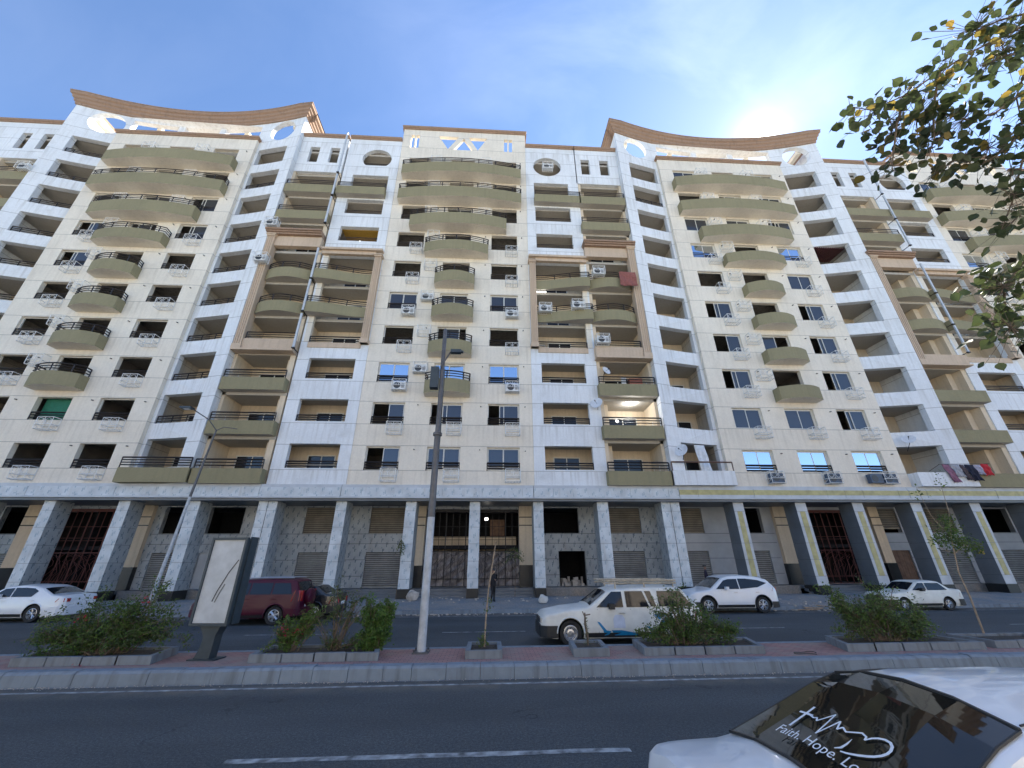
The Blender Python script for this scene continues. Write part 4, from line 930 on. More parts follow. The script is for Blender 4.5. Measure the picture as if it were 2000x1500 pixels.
def leaning():
    P = thing('sapling', 'leaning slender sapling with one yellow flower in the right end planter', 'tree', (14.0, 12.3, .36))
    base = [(0,0,0),(.02,0,.45),(.05,0,.95),(.0,-.02,1.6),(.12,-.02,2.1),(.24,-.02,2.6),(.55,0,3.3),(.72,0,4.4)]
    g = MB(); g.tube(base, [.026,.025,.023,.02,.018,.014,.010,.003], 7); g.tube([(.24,0,2.6),(-.1,0,3.2),(-.2,0,4.1)], [.010,.007,.003], 5); g.tube([(.12,0,2.1),(.6,0,2.35),(.98,0,2.2)], [.010,.007,.003], 5); g.tube([(.12,0,2.1),(-.3,0,2.3)], [.009,.003], 5); g.build('trunk', M['sail'], P, 60)
    rnd = random.Random(21); pts = []
    for c, r, n in (((.25,0,2.65),.26,430),((.55,0,2.35),.22,230),((.9,0,2.3),.14,120),((-.12,0,2.45),.17,120),((.36,0,3.1),.16,110),((.7,0,4.3),.15,24),((-.18,0,3.9),.15,22)):
        pts += [(c[0]+rnd.gauss(0,r*.7), c[1]+rnd.gauss(0,r*.6), c[2]+rnd.gauss(0,r*.7)) for i in range(n)]
    leaf_cloud('foliage', pts, .085, [M['leaf'],M['leaf_d'],M['leaf_b']], P, 4, kind='stuff'); leaf_cloud('flower', [(1.05+rnd.gauss(0,.035),0,2.14+rnd.gauss(0,.03)) for i in range(26)], .07, [M['yflower']], P, 5, kind='stuff')
leaning()
def pot_tree(x, y, z, label, seed, h, n, spread):
    P = thing('sapling', label, 'sapling', (x,y,z)); rnd = random.Random(seed); g = MB(); g.tube([(0,0,0),(.05,0,h*.5),(.0,0,h)], [.02,.015,.006], 5); g.build('stem', M['bark'], P)
    pts = []
    for i in range(26):
        a = rnd.uniform(0,6.3); b = Vector((0,0,h*rnd.uniform(.75,1))); 
        for t in range(n): u = (t+1)/n; pts.append(b+Vector((math.cos(a)*spread*u, math.sin(a)*spread*u, .12*u-.38*u*u))+Vector((rnd.gauss(0,.015),)*3))
    leaf_cloud('foliage', pts, .09, [M['leaf_d'],M['leaf']], P, seed, kind='stuff')
pot_tree(1.55,25.2,.5,'small drooping green tree beside the entrance gate',4,2.6,14,.55)
pot_tree(-4.95,24.5,.5,'thin climbing plant against the column left of the mast',14,3.0,10,.25)

# overhanging tree: trunk stands right of the frame, branches reach in
def ray(px, py):
    f, th, yaw, roll = 772., R(24.25), R(3.29), R(-.30); a, b = px-1000, py-750; X = a*math.cos(roll)+b*math.sin(roll); Y = -a*math.sin(roll)+b*math.cos(roll)
    r = X/f; u = -Y/f; ff = math.cos(th)-u*math.sin(th); z = math.sin(th)+u*math.cos(th); return Vector((r*math.cos(yaw)+ff*math.sin(yaw), -r*math.sin(yaw)+ff*math.cos(yaw), z))
def near_tree():
    P = thing('overhanging_tree', 'near tree whose thin leafy branches hang into the sky from the right edge', 'tree', (9.6, 3.2, 0))
    base = Vector((9.6,3.2,0)); g = MB(); g.tube([(0,0,0),(.1,0,2.5),(-.1,.1,5.2),(-.6,.4,7.6)], [.17,.15,.12,.07], 10)
    rnd = random.Random(31); eye = Vector((0,0,H))
    def W_(px, py, d): return eye+ray(px,py)*d-base
    hub = Vector((-.6,.4,7.6)); br = [ # branch poly-lines: (px,py,depth)
      [(2060,20,4.6),(1990,55,4.5),(1900,100,4.4),(1835,140,4.3),(1770,185,4.25),(1700,215,4.2),(1660,208,4.2)],
      [(2060,20,4.6),(2010,100,4.5),(1960,110,4.4),(1915,130,4.4)],
      [(1835,140,4.3),(1822,215,4.3),(1825,270,4.3),(1815,300,4.3)],
      [(1770,185,4.25),(1752,240,4.2),(1745,300,4.2),(1742,330,4.2)],
      [(2080,150,4.7),(2020,230,4.6),(1985,270,4.5),(1945,305,4.5),(1900,330,4.5),(1885,300,4.5),(1840,330,4.5),(1820,345,4.5)],
      [(2080,150,4.7),(2000,180,4.6),(1945,220,4.5),(1890,235,4.4),(1850,225,4.4),(1790,230,4.4),(1720,240,4.3)],
      [(2020,230,4.6),(1990,340,4.6),(1975,400,4.6),(1955,450,4.6)],
      [(2080,420,4.8),(2010,500,4.7),(1960,560,4.7),(1930,555,4.7),(1922,540,4.7)],[(1960,560,4.7),(1965,620,4.7),(1990,660,4.7)],[(1960,600,4.7),(1935,640,4.7)],
      [(2060,60,4.6),(2005,130,4.6),(1985,190,4.6),(2000,260,4.6)],[(2030,20,4.5),(1950,40,4.4),(1890,70,4.4)]]
    leafp = []
    for bi, b in enumerate(br):
        pts = [W_(*p) for p in b]; sm = []
        for i in range(len(pts)-1):
            for t in range(4): sm.append(pts[i].lerp(pts[i+1], t/4))
        sm.append(pts[-1]); n = len(sm); g.tube([tuple(p) for p in sm], [.014*(1-.75*i/n) for i in range(n)], 5)
        if b[0][0] > 2050: g.tube([tuple(hub), tuple(hub.lerp(sm[0],.5)+Vector((0,0,.25))), tuple(sm[0])], [.04,.02,.012], 6)
        for i in range(n):
            for k in range(4):
                off = Vector((rnd.gauss(0,.085), rnd.gauss(0,.14), rnd.gauss(0,.08)))
                leafp.append((sm[i]+off, sm[i], bi)); g.bar(sm[i], sm[i]+off, .0035, n=3, w2=.0015)
    extra = [(1700,225,.05,14),(1740,260,.07,16),(1790,225,.10,40),(1830,260,.08,22),(1880,235,.08,22),(1740,310,.05,10),(1900,60,.14,40),(1960,100,.13,40),(1975,330,.14,24),(1990,420,.13,20),(1960,560,.13,30),(1975,640,.13,36),(1930,290,.10,26),(1995,60,.12,26),(1980,380,.13,14)]
    for px, py, sp, m in extra:
        for i in range(m): c = W_(px, py, 4.5); e_ = c+Vector((rnd.gauss(0,sp*1.2),rnd.gauss(0,.18),rnd.gauss(0,sp*1.1))); leafp.append((e_, c, -1)); g.bar(c, e_, .004, n=3, w2=.0015)
    g.build('branch', M['bark'], P, 60)
    ms = []
    for mt in ('bleaf','bleaf_y','bleaf'):
        q = MB(); n = 8; w = .46 if mt != 'bleaf_y' else .43
        out = [(0,0)]+[(t, w*math.sin(PI*t**.75)*(1 if t < .9 else .8)) for t in (.15,.35,.55,.75,.92)]+[(1.05,0)]
        up = [(x, y, .10*abs(y)) for x, y in out]; dn = [(x, -y, .10*abs(y)) for x, y in out]
        for i in range(len(out)-1):
            a, b = up[i], up[i+1]; q.quad((a[0],0,-.03),(b[0],0,-.03),b,a); a, b = dn[i], dn[i+1]; q.quad((b[0],0,-.03),(a[0],0,-.03),a,b)
        ms.append(q.mesh('leaf', M[mt], 40))
    rnd.shuffle(leafp); rest = MB()
    for i, (c, root, bi) in enumerate(leafp):
        s = rnd.uniform(.070,.118)*(1.25 if bi in (7,8,9) else 1); wp = c+base; px_y = rnd.random() < (.16 if (wp.z-H)/max(wp.y,.1) > 1.35 else .02); mi = 1 if px_y else 0
        rot = (rnd.gauss(0,.9), rnd.gauss(.5,.6), rnd.uniform(0,6.28))
        if i < 300: o = link('leaf', ms[mi], P, loc=tuple(c), rot=rot); o.scale = (s,s,s)
        else:
            mtx = Matrix.Translation(c) @ (Matrix.Rotation(rot[2],4,'Z') @ Matrix.Rotation(rot[1],4,'Y') @ Matrix.Rotation(rot[0],4,'X')) @ Matrix.Scale(s,4)
            vs = [mtx @ v.co for v in ms[mi].vertices]; k = len(rest.v); rest.v += [tuple(v) for v in vs]
            for p in ms[mi].polygons: rest.f.append(tuple(k+j for j in p.vertices)); rest.m.append(mi)
        if i % 3 == 0: pass
    rest.build('small_leaves', [M['bleaf'], M['bleaf_y']], P, 40, kind='stuff')
near_tree()

# ------------------------------------------------------------------ cars
def interp(tab, x):
    if x <= tab[0][0]: return tab[0][1]
    for (a, za), (b, zb) in zip(tab, tab[1:]):
        if x <= b: return za+(zb-za)*(x-a)/(b-a)
    return tab[-1][1]
def wheel(P, x, y, r, s, style, mat='rim'):
    W_ = link('wheel', None, P, loc=(x, y, r)); w = .20
    def ty():
        g = MB(); g.lathe([(r*.62,-w/2+.01),(r*.68,-w/2),(r*.93,-w/2),(r,-w/2+.035),(r,w/2-.035),(r*.93,w/2),(r*.68,w/2),(r*.62,w/2-.01),(r*.62,-w/2+.01)], 'y', n=28); return g.mesh('tyre', M['tyre'], 40)
    link('tyre', cached(('ty',r), ty), W_)
    def rm():
        g = MB(); rr = r*.63; g.lathe([(rr,-.05),(rr,-.09),(rr*.93,-.095),(rr*.90,-.055),(rr*.90,.06)], 'y', n=28)
        g.lathe([(0,-.02),(rr*.9,-.02)], 'y', n=20, mi=1)
        if style == 'steel':
            g.lathe([(0,-.085),(rr*.22,-.085),(rr*.28,-.06),(rr*.5,-.05),(rr*.62,-.075),(rr*.80,-.04),(rr*.9,-.06)], 'y', n=24)
            for i in range(8): a = 2*PI*i/8; g.lathe([(0,-.079),(rr*.07,-.079)], 'y', (rr*.60*math.cos(a),0,rr*.60*math.sin(a)), 8, 1)
        else:
            n = {'five':5,'ten':5,'six':6}[style]
            for i in range(n):
                for da in ((-.16,.16) if style in ('ten','five') else (0,)):
                    a = 2*PI*i/n+.3; a2 = a+da*1.5; p = (rr*.15*math.cos(a+da), -.06, rr*.15*math.sin(a+da)); q = (rr*.90*math.cos(a2), -.075, rr*.90*math.sin(a2)); g.bar(p, q, .020 if style != 'six' else .045, w2=.026 if style != 'six' else .05)
            g.lathe([(0,-.085),(rr*.18,-.08),(rr*.22,-.05)], 'y', n=14)
        return g.mesh('rim', [M[mat], M['trim']], 30)
    o = link('rim', cached(('rm',r,style,mat), rm), W_)
    if s > 0: W_.rotation_euler = (0,0,PI)
    return W_
def car(name, label, cat, loc, rz, L, Wd, top, belt, paint, wx, wr, side, shield, rear, style='five', z0=.20, tumble=.26, plan=(.30,.22), glass='cglass', crown=.035, trimband=None, arch=True, scale=1, extras=None, tailh=(.62,.86), bump='trim', group=None, rimm='rim', bz=(.24,.52)):
    P = thing(name, label, cat, loc, rz, group); P.scale = (scale,)*3
    def pl(x): a = max(0, 1-x/plan[0]) if x < plan[0] else max(0, 1-(L-x)/plan[1]) if x > L-plan[1] else 0; return 1-.22*a**2.2
    def hw(x, z):
        b = Wd/2*pl(x)
        if z < .38: return b*(.93+.07*max(0,(z-z0))/(.38-z0))
        if z < belt: return b*(1-.035*((z-.38)/(belt-.38))**2)
        return b*.965-tumble*(z-belt)*Wd/2*1.15
    xs = sorted(set([round(x,3) for x, z in top]+[round(L*i/42,3) for i in range(43)])); g = MB(); rings = []
    for x in xs:
        t = interp(top, x); zb = z0+.10*max(0,1-x/.35)+.10*max(0,1-(L-x)/.35); lv = [zb, .38, .52, .68, belt]+[belt+(t-.075-belt)*q for q in (.33,.66)]
        lv = [min(l, t-.075-.004*(8-i)) if l > zb else zb for i, l in enumerate(lv)]+[t-.075]
        half = [(hw(x,z)*1.0, z) for z in lv]; h = hw(x, t-.075); half += [(h-.018, t-.028), (h-.062, t-.004), (h-.13, t+.004), (h*.5, t+crown*.75), (0, t+crown)]
        rings.append([(x, -y, z) for y, z in half]+[(x, y, z) for y, z in half[-2::-1]])
    n = len(rings[0]); k = 0
    for r_ in rings: g.v += r_
    for i in range(len(rings)-1):
        for j in range(n): g.f.append((i*n+j, i*n+(j+1) % n, (i+1)*n+(j+1) % n, (i+1)*n+j)); g.m.append(1 if j == n-1 else 0)
    g.f.append(tuple(range(n))[::-1]); g.m.append(0); g.f.append(tuple((len(rings)-1)*n+j for j in range(n))); g.m.append(0)
    me = g.mesh('body', [M[paint], M['trim']])
    body = link('body', me, P)
    c = MB()
    for x in wx:
        for s in (-1, 1):
            y0, y1 = sorted((s*(Wd/2-.30), s*(Wd/2+.1))); R_ = wr+.055; cc = (x, 0, wr+.01); kk = len(c.v)
            for yy in (y0, y1): c.v += [(x+R_*math.cos(2*PI*i/26), yy, wr+.01+R_*math.sin(2*PI*i/26)) for i in range(26)]
            for i in range(26): c.f.append((kk+i, kk+26+i, kk+26+(i+1) % 26, kk+(i+1) % 26)); c.m.append(1)
            c.f.append(tuple(kk+i for i in range(26))); c.m.append(1); c.f.append(tuple(kk+51-i for i in range(26))); c.m.append(1)
    co = link('cutter', c.mesh('cutter', [M[paint], M['trim']]), P)
    bpy.context.view_layer.update(); co.matrix_basis = Matrix(); md = body.modifiers.new('b','BOOLEAN'); md.operation = 'DIFFERENCE'; md.object = co; md.solver = 'EXACT'
    dg = bpy.context.evaluated_depsgraph_get(); dg.update(); nm = bpy.data.meshes.new_from_object(body.evaluated_get(dg)); body.modifiers.clear(); body.data = nm; nm.name = 'body'
    nm.polygons.foreach_set('use_smooth', [True]*len(nm.polygons)); nm.set_sharp_from_angle(angle=R(32)); bpy.data.objects.remove(co)
    for x in wx:
        for s in (-1, 1): wheel(P, x, s*(Wd/2-.125), wr, s, style, rimm)
        if arch:
            for s in (-1, 1):
                g = MB(); q = [(x+(wr+.062)*math.cos(a), s*(hw(x,.5)+.004), wr+.01+(wr+.062)*math.sin(a)) for a in [PI*i/14 for i in range(15)]]; g.tube(q, .022, 5); g.build('wheel_arch', M[trimband or paint], P, 60)
    def side_patch(poly, off, s): # polygon in (x,z) draped on the flank
        g = MB(); f = lambda x, y, z: (x, s*(hw(x, z)+off), z); lp = []
        for i, a in enumerate(poly):
            b = poly[(i+1) % len(poly)]; nn = max(1, int(math.dist(a,b)/.12)); lp += [(a[0]+(b[0]-a[0])*t/nn, a[1]+(b[1]-a[1])*t/nn) for t in range(nn)]
        g.poly([lp], 0, 0, f, side=False); g.f = g.f[:len(g.f)//2]; g.m = g.m[:len(g.f)]
        return g
    for poly in side:
        for s in (-1, 1):
            side_patch(poly, .012, s).build('side_window', M[glass], P)
    def top_patch(xa, xb, ya, off, mat, nm_, cnt=10):
        g = MB(); N = [(-1),(-.5),(0),(.5),(1)]
        for i in range(cnt):
            u0, u1 = xa+(xb-xa)*i/cnt, xa+(xb-xa)*(i+1)/cnt; row = []
            for u in (u0, u1):
                t = interp(top, u); h = hw(u, t-.075); sl = (interp(top,u+.01)-interp(top,u-.01))/.02; nx, nz = -sl/math.hypot(1,sl), 1/math.hypot(1,sl)
                ys = [-(h-ya), -h*.5, 0, h*.5, h-ya]; zs = [t+.004+.0*ya, t+crown*.75, t+crown, t+crown*.75, t+.004]; row.append([(u+nx*off, y, z+nz*off) for y, z in zip(ys, zs)])
            for j in range(4): g.quad(row[0][j], row[1][j], row[1][j+1], row[0][j+1])
        return g.build(nm_, M[mat], P)
    top_patch(shield[0], shield[1], .13, .010, glass, 'windscreen')
    if rear: top_patch(rear[0], rear[1], .13 if extras != 'fore' else .075, .010, glass if extras != 'fore' else 'rglass', 'rear_window', 14)
    # lights, bumpers, plate, handles, mirrors, sills
    for s in (-1, 1):
        g = MB(); g.box(-.012, .09, min(s*(Wd/2*.50), s*(Wd/2*.80)), max(s*(Wd/2*.50), s*(Wd/2*.80)), .58, .70); g.build('headlight', M['lamp_clear'], P)
        g = side_patch([(L-.34,tailh[0]),(L-.05,tailh[0]),(L-.05,tailh[1]),(L-.24,tailh[1])], .010, s); y = Wd/2*.78*s; g.box(L-.10, L+.012, min(y-.14*s,y), max(y-.14*s,y), tailh[0], tailh[1]); g.build('tail_light', M['lamp_red'], P)
        g = MB(); g.box(shield[1]+.0, shield[1]+.14, min(s*(Wd/2-.02), s*(Wd/2+.17)), max(s*(Wd/2-.02), s*(Wd/2+.17)), belt+.0, belt+.14); g.build('wing_mirror', M[paint if bump != 'trim' or name == 'suv' else 'trim'], P)
        for hx in ([wx[0]+(wx[1]-wx[0])*.50, wx[0]+(wx[1]-wx[0])*.90]):
            g = MB(); y = s*(hw(hx, belt-.1)+.012); g.box(hx, hx+.17, min(y, y+.02*s), max(y, y+.02*s), belt-.13, belt-.10); g.build('door_handle', M[paint if bump != 'trim' else 'rim'], P)
        g = MB()
        for lx in (wx[0]+(wx[1]-wx[0])*.28, wx[0]+(wx[1]-wx[0])*.62): y = s*(hw(lx,.5)+.001); g.quad((lx-.004,y,z0+.12),(lx+.004,y,z0+.12),(lx+.004,s*(hw(lx,belt)+.001),belt),(lx-.004,s*(hw(lx,belt)+.001),belt))
        g.build('door_seam', M['trim'], P)
        side_patch([(wx[0]+wr+.08,z0+.02),(wx[1]-wr-.08,z0+.02),(wx[1]-wr-.08,z0+.14),(wx[0]+wr+.08,z0+.14)], .008, s).build('sill', M['trim'], P)
    for xx, d in ((0, -1), (L, 1)):
        g = MB(); offs = [.46,.34,.24,.15,.07,.0]; pts = [(xx-d*o, -(hw(xx-d*o,.45)+.014)) for o in offs]+[(xx+d*.035, -(hw(xx,.45)-.07)), (xx+d*.05, 0), (xx+d*.035, hw(xx,.45)-.07)]+[(xx-d*o, hw(xx-d*o,.45)+.014) for o in offs[::-1]]
        for p0, p1 in zip(pts, pts[1:]):
            g.quad((*p0,bz[0]),(*p1,bz[0]),(*p1,bz[1]),(*p0,bz[1])); c0, c1 = [(xx-d*.5+(p[0]-xx+d*.5)*.93, p[1]*.94) for p in (p0, p1)]
            g.quad((*p0,bz[1]),(*p1,bz[1]),(*c1,bz[1]+.02),(*c0,bz[1]+.02)); g.quad((*p1,bz[0]),(*p0,bz[0]),(*c0,bz[0]-.02),(*c1,bz[0]-.02))
        g.build('bumper', M[bump], P)
    g = MB(); g.box(L+.015, L+.03, -.26, .26, bz[1]+.02, bz[1]+.15); g.build('number_plate', M['plate'], P)
    g = MB(); g.box(-.02,.02,-Wd/2*.45,Wd/2*.45,.56,.70); g.build('grille', M['trim'], P)
    P['_'] = 0; del P['_']
    return P, hw, top_patch, side_patch
# old estate car facing left
ptop = [(0,.60),(.05,.72),(.15,.80),(.7,.90),(1.30,.96),(1.42,.98),(2.02,1.38),(2.25,1.43),(3.0,1.47),(4.0,1.47),(4.28,1.43),(4.66,1.00),(4.76,.86),(4.80,.6)]
ww, hw_, tp_, sp_ = car('station_wagon', 'old white station wagon with blue painted swirls and a roof rack, facing left', 'car', (1.64, 14.55, 0), 0, 4.80, 1.68, ptop, .93, 'old_white', (.83,3.73), .33,
  [[(1.62,.97),(2.42,.97),(2.42,1.37),(2.12,1.37)],[(2.52,.97),(3.20,.97),(3.05,1.38),(2.52,1.38)],[(3.25,.98),(3.42,.98),(3.30,1.38),(3.12,1.38)],[(3.50,.98),(4.52,.98),(4.20,1.38),(3.50,1.38)]], (1.46,1.98), (4.32,4.62), 'steel', tumble=.22, plan=(.25,.15), crown=.05, tailh=(.55,.85), scale=1.05)
def rack():
    g = MB()
    for s in (-.58,.58):
        g.bar((2.0,s,1.66),(4.2,s,1.66),.022); g.bar((1.95,s,1.58),(4.2,s,1.58),.018)
        for x in (2.3,3.2,4.1): g.bar((x,s,1.42),(x,s,1.62),.022)
    for i in range(11): x = 2.0+i*.22; g.bar((x,-.58,1.60),(x,.58,1.60),.016)
    for x in (1.95,4.2): g.bar((x,-.58,1.66),(x,.58,1.66),.02)
    g.build('roof_rack', M['cage'] if 0 else simple('rack_paint',(.45,.38,.28),.7,var=.3), ww)
    blue = simple('blue_swirl_paint',(.01,.20,.42),.4); pale = simple('pale_blue_sticker',(.50,.56,.68),.5,var=.1)
    for poly in ([(1.60,.62),(1.68,.60),(1.86,.40),(2.0,.38),(1.92,.29),(1.80,.27),(1.76,.40)],[(2.0,.40),(2.3,.40),(2.75,.32),(2.75,.27),(2.1,.27)],[(3.0,.5),(3.12,.48),(3.3,.36),(3.55,.32),(3.4,.27),(3.1,.30),(3.15,.4)],[(3.3,.78),(3.55,.82),(3.70,.7),(3.6,.4),(3.5,.6)]):
        for s in (-1,1): sp_(poly, .009, s).build('painted_swirl', blue, ww)
    for s in (-1,1): sp_([(2.08,.45),(2.42,.45),(2.42,.68),(2.36,.78),(2.14,.78),(2.08,.68)], .008, s).build('door_sticker', pale, ww)
rack()
# wine red suv, facing left
rtop = [(0,.62),(.06,.82),(.25,.95),(.95,1.06),(1.10,1.10),(1.75,1.60),(2.0,1.67),(3.2,1.69),(3.95,1.66),(4.10,1.60),(4.28,1.15),(4.33,1.0),(4.36,.6)]
rv, rh, rt, rs = car('suv', 'wine red off-roader with a spare wheel on its tailgate, behind the advertising sign', 'car', (-12.15, 19.95, 0), 0, 4.36, 1.80, rtop, 1.08, 'wine', (.85,3.45), .35,
  [[(1.42,1.12),(2.25,1.12),(2.25,1.54),(1.88,1.54)],[(2.30,1.12),(3.15,1.12),(3.15,1.55),(2.30,1.55)],[(3.20,1.12),(4.02,1.12),(3.85,1.54),(3.20,1.54)]], (1.14,1.70), (4.12,4.26), 'six', z0=.26, tumble=.25, tailh=(.85,1.25), bump='wine', bz=(.34,.60))
g = MB(); g.lathe([(0,.10),(.30,.10),(.35,.06),(.35,-.10),(.30,-.12),(0,-.12)], 'x', (4.46,0,.95), 24); g.build('spare_wheel_cover', M['wine'], rv, 40)
g = MB(); [g.bar((2.0,s*.62,1.73),(3.9,s*.62,1.73),.02) for s in (-1,1)]; g.build('roof_rail', M['rim'], rv)
# black car behind it
btop = [(0,.6),(.1,.75),(1.0,.88),(1.2,.92),(1.8,1.33),(2.6,1.40),(3.3,1.33),(3.8,1.02),(4.25,.98),(4.32,.7)]
car('sedan', 'black car parked behind the tail of the wine red off-roader', 'car', (-11.1, 21.5, .02), 0, 4.32, 1.70, btop, .90, 'blackpaint', (.8,3.4), .31, [[(1.55,.94),(2.3,.94),(2.3,1.28),(1.95,1.28)],[(2.36,.94),(3.5,.94),(3.2,1.27),(2.36,1.30)]], (1.25,1.78), (3.36,3.76), 'five')
# white crossover facing left
stop = [(0,.62),(.05,.80),(.30,.93),(.95,1.02),(1.15,1.06),(1.85,1.54),(2.15,1.62),(2.9,1.64),(3.6,1.58),(4.05,1.46),(4.12,1.40),(4.38,1.08),(4.46,.95),(4.50,.6)]
car('suv', 'white crossover with black wheel arches, parked behind the station wagon', 'car', (9.72, 22.05-.1, 0), 0, 4.50, 1.86, stop, 1.02, 'white_paint', (.88,3.60), .36,
  [[(1.38,1.05),(1.95,1.05),(2.55,1.05),(2.55,1.49),(2.1,1.48),(1.86,1.42)],[(2.60,1.05),(3.5,1.12),(4.02,1.30),(3.6,1.43),(3.0,1.50),(2.60,1.50)]], (1.18,1.80), (4.10,4.34), 'ten', z0=.24, tumble=.24, trimband='trim', tailh=(.95,1.10), bump='trim', bz=(.26,.50))
# white saloon at the left edge, facing left
ltop = [(0,.6),(.06,.74),(.3,.84),(1.2,.96),(1.45,1.0),(2.15,1.38),(2.7,1.45),(3.3,1.42),(3.7,1.32),(4.25,1.06),(4.72,1.02),(4.85,.9),(4.88,.6)]
car('sedan', 'white saloon with dark windows at the left edge, rear lights towards the sign', 'car', (-23.6, 21.85, 0), 0, 4.88, 1.85, ltop, .97, 'white_paint', (.85,3.75), .34,
  [[(1.75,1.0),(2.55,1.0),(2.55,1.35),(2.18,1.32)],[(2.6,1.0),(3.45,1.0),(3.62,1.22),(3.4,1.33),(3.0,1.36),(2.6,1.36)]], (1.50,2.10), (3.72,4.22), 'five', tumble=.24, tailh=(.78,.92), bump='white_paint', bz=(.26,.60))
# old white saloon on the right, facing left
otop = [(0,.6),(.06,.74),(.2,.80),(1.1,.88),(1.25,.92),(1.85,1.30),(2.1,1.36),(2.9,1.36),(3.1,1.32),(3.55,.98),(4.10,.95),(4.18,.8),(4.2,.6)]
car('sedan', 'old boxy white saloon behind the sprawling shrub, right', 'car', (19.95, 22.0, .0), 0, 4.2, 1.62, otop, .90, 'old_white', (.78,3.18), .30,
  [[(1.42,.94),(2.2,.94),(2.2,1.27),(1.9,1.27)],[(2.26,.94),(3.35,.94),(3.02,1.27),(2.26,1.27)]], (1.28,1.80), (3.14,3.50), 'five', tumble=.22, tailh=(.62,.82), scale=.97)
# near white saloon, tail to the left (drives right)
ftop = [(0,.55),(.05,.70),(.2,.78),(.75,.88),(.85,.91),(1.30,1.30),(1.42,1.38),(1.60,1.415),(2.1,1.435),(2.9,1.435),(3.12,1.41),(3.32,1.345),(3.67,1.18),(4.04,1.015),(4.14,.995),(4.42,.985),(4.62,.97),(4.70,.955),(4.74,.90),(4.75,.6)]
fv, fh, ft, fs = car('sedan', 'near white saloon with a white sticker on its black rear window, bottom right corner', 'car', (1.20+4.75, 3.12, .05), PI, 4.75, 1.68, ftop, .90, 'white_paint', (.80,3.75), .30,
  [[(1.1,.94),(2.1,.94),(2.1,1.33),(1.5,1.30)],[(2.16,.94),(3.6,.94),(3.2,1.28),(2.9,1.33),(2.16,1.33)]], (.88,1.36), (3.12,4.03), 'five', tumble=.30, plan=(.3,.20), extras='fore', crown=.085, tailh=(.60,.84), bz=(.30,.62))
def decals():
    # local car coordinates: x to the tail; after the half turn the far flank is y negative
    mat = simple('white_vinyl', (.72,.76,.80), .5, var=.03)
    P0 = link('sticker', None, fv)
    def W3(u, v):   # u across the car from the far flank (m), v up the glass (m) -> local point on the glass
        v += .045*(u-.35)+.015; xa, xb = 4.00, 3.16; t = v; x = xa+(xb-xa)*t; z = interp(ftop, x); y = -.62+u; h = fh(x, z-.075); ay = abs(y)/h
        zc = .085*(1-.5*ay) if ay < .5 else .06375*(1-ay)/.5+.004; return Vector((x+.012, y, z+zc+.016))
    def stroke(pts, w):
        g = MB(); n = len(pts)
        for i in range(n-1):
            a, b = Vector(pts[i]), Vector(pts[i+1]); d = (b-a); nrm = Vector((-d.y, d.x)); nrm.normalize(); ww_ = .85*(w[i] if isinstance(w, list) else w); w2 = .85*(w[i+1] if isinstance(w, list) else w)
            a = Vector((a.x*.84+.272, (a.y-.60)*.84+.345)); b = Vector((b.x*.84+.272, (b.y-.60)*.84+.345)); d = b-a; k = max(1,int(d.length/.05)); e = d.normalized()*ww_*.15
            for j in range(k):
                p, q = a.lerp(b, j/k)-(e if j == 0 else e*0), a.lerp(b,(j+1)/k)+(e if j == k-1 else e*0); g.quad(*[W3(c.x, c.y/.93) for c in (p-nrm*ww_/2, q-nrm*w2/2, q+nrm*w2/2, p+nrm*ww_/2)])
        return g
    # size in metres on the glass, u to the near side, v upwards
    stroke([(.10,.42),(.10,.70)], .024).build('cross', mat, P0); stroke([(.03,.605),(.17,.605)], .022).build('cross', mat, P0)
    stroke([(.15,.60),(.20,.585),(.225,.60),(.25,.565),(.33,.69),(.36,.44),(.42,.64),(.455,.56),(.475,.60),(.52,.575),(.56,.60)], .014).build('pulse_line', mat, P0)
    hp = [(.56,.60),(.61,.63),(.655,.615),(.665,.585)]+[]; heart = [(.665,.585),(.69,.625),(.72,.65),(.76,.664),(.80,.66),(.83,.635),(.845,.60),(.845,.565),(.832,.53),(.805,.495),(.77,.468),(.73,.443),(.69,.423),(.655,.408),(.62,.40)]
    stroke(hp, .014).build('pulse_line', mat, P0); stroke(heart, [.014,.016,.017,.018,.018,.019,.02,.021,.022,.022,.022,.021,.019,.016,.012]).build('heart', mat, P0); stroke([(.56,.60),(.60,.54),(.605,.48),(.60,.43),(.57,.40)][1:], [.004,.016,.02,.008]).build('heart', mat, P0)
    cu = bpy.data.curves.new('t','FONT'); cu.body = 'Faith. Hope. Love.'; cu.size = .125; cu.offset = .0; cu.resolution_u = 4; cu.space_character = 1.02; to = bpy.data.objects.new('t', cu); COL.objects.link(to)
    dg = bpy.context.evaluated_depsgraph_get(); dg.update(); me = bpy.data.meshes.new_from_object(to.evaluated_get(dg)); bpy.data.objects.remove(to)
    bm = bmesh.new(); bm.from_mesh(me); bmesh.ops.triangulate(bm, faces=bm.faces); bm.to_mesh(me); bm.free()
    xs = sorted(v.co.x for v in me.vertices); cuts = [(a+b)/2 for a, b in zip(xs, xs[1:]) if b-a > .022]; words = {}
    for p in me.polygons: words.setdefault(sum(p.center.x > c for c in cuts), []).append(tuple(p.vertices))
    for w in sorted(words):
        g = MB(); g.v = [tuple(W3(.350+v.co.x*.80, (.078+v.co.y*.86)/.93)+Vector((.008,0,.022))) for v in me.vertices]; g.f = words[w]; g.m = [0]*len(g.f)
        used = sorted({k for f in g.f for k in f}); ix = {k: n for n, k in enumerate(used)}; g.v = [g.v[k] for k in used]; g.f = [tuple(ix[k] for k in f) for f in g.f]; g.build('lettering', mat, P0)
decals()
g = MB()
for s in (-1,1):
    g = MB(); pts = [(x, s*(fh(x, interp(ftop,x)-.075)-.115), interp(ftop,x)+.012) for x in [1.5+.13*i for i in range(13)]]; g.tube(pts, .006, 5); g.build('gutter_strip', M['trim'], fv, 60)
g = MB()
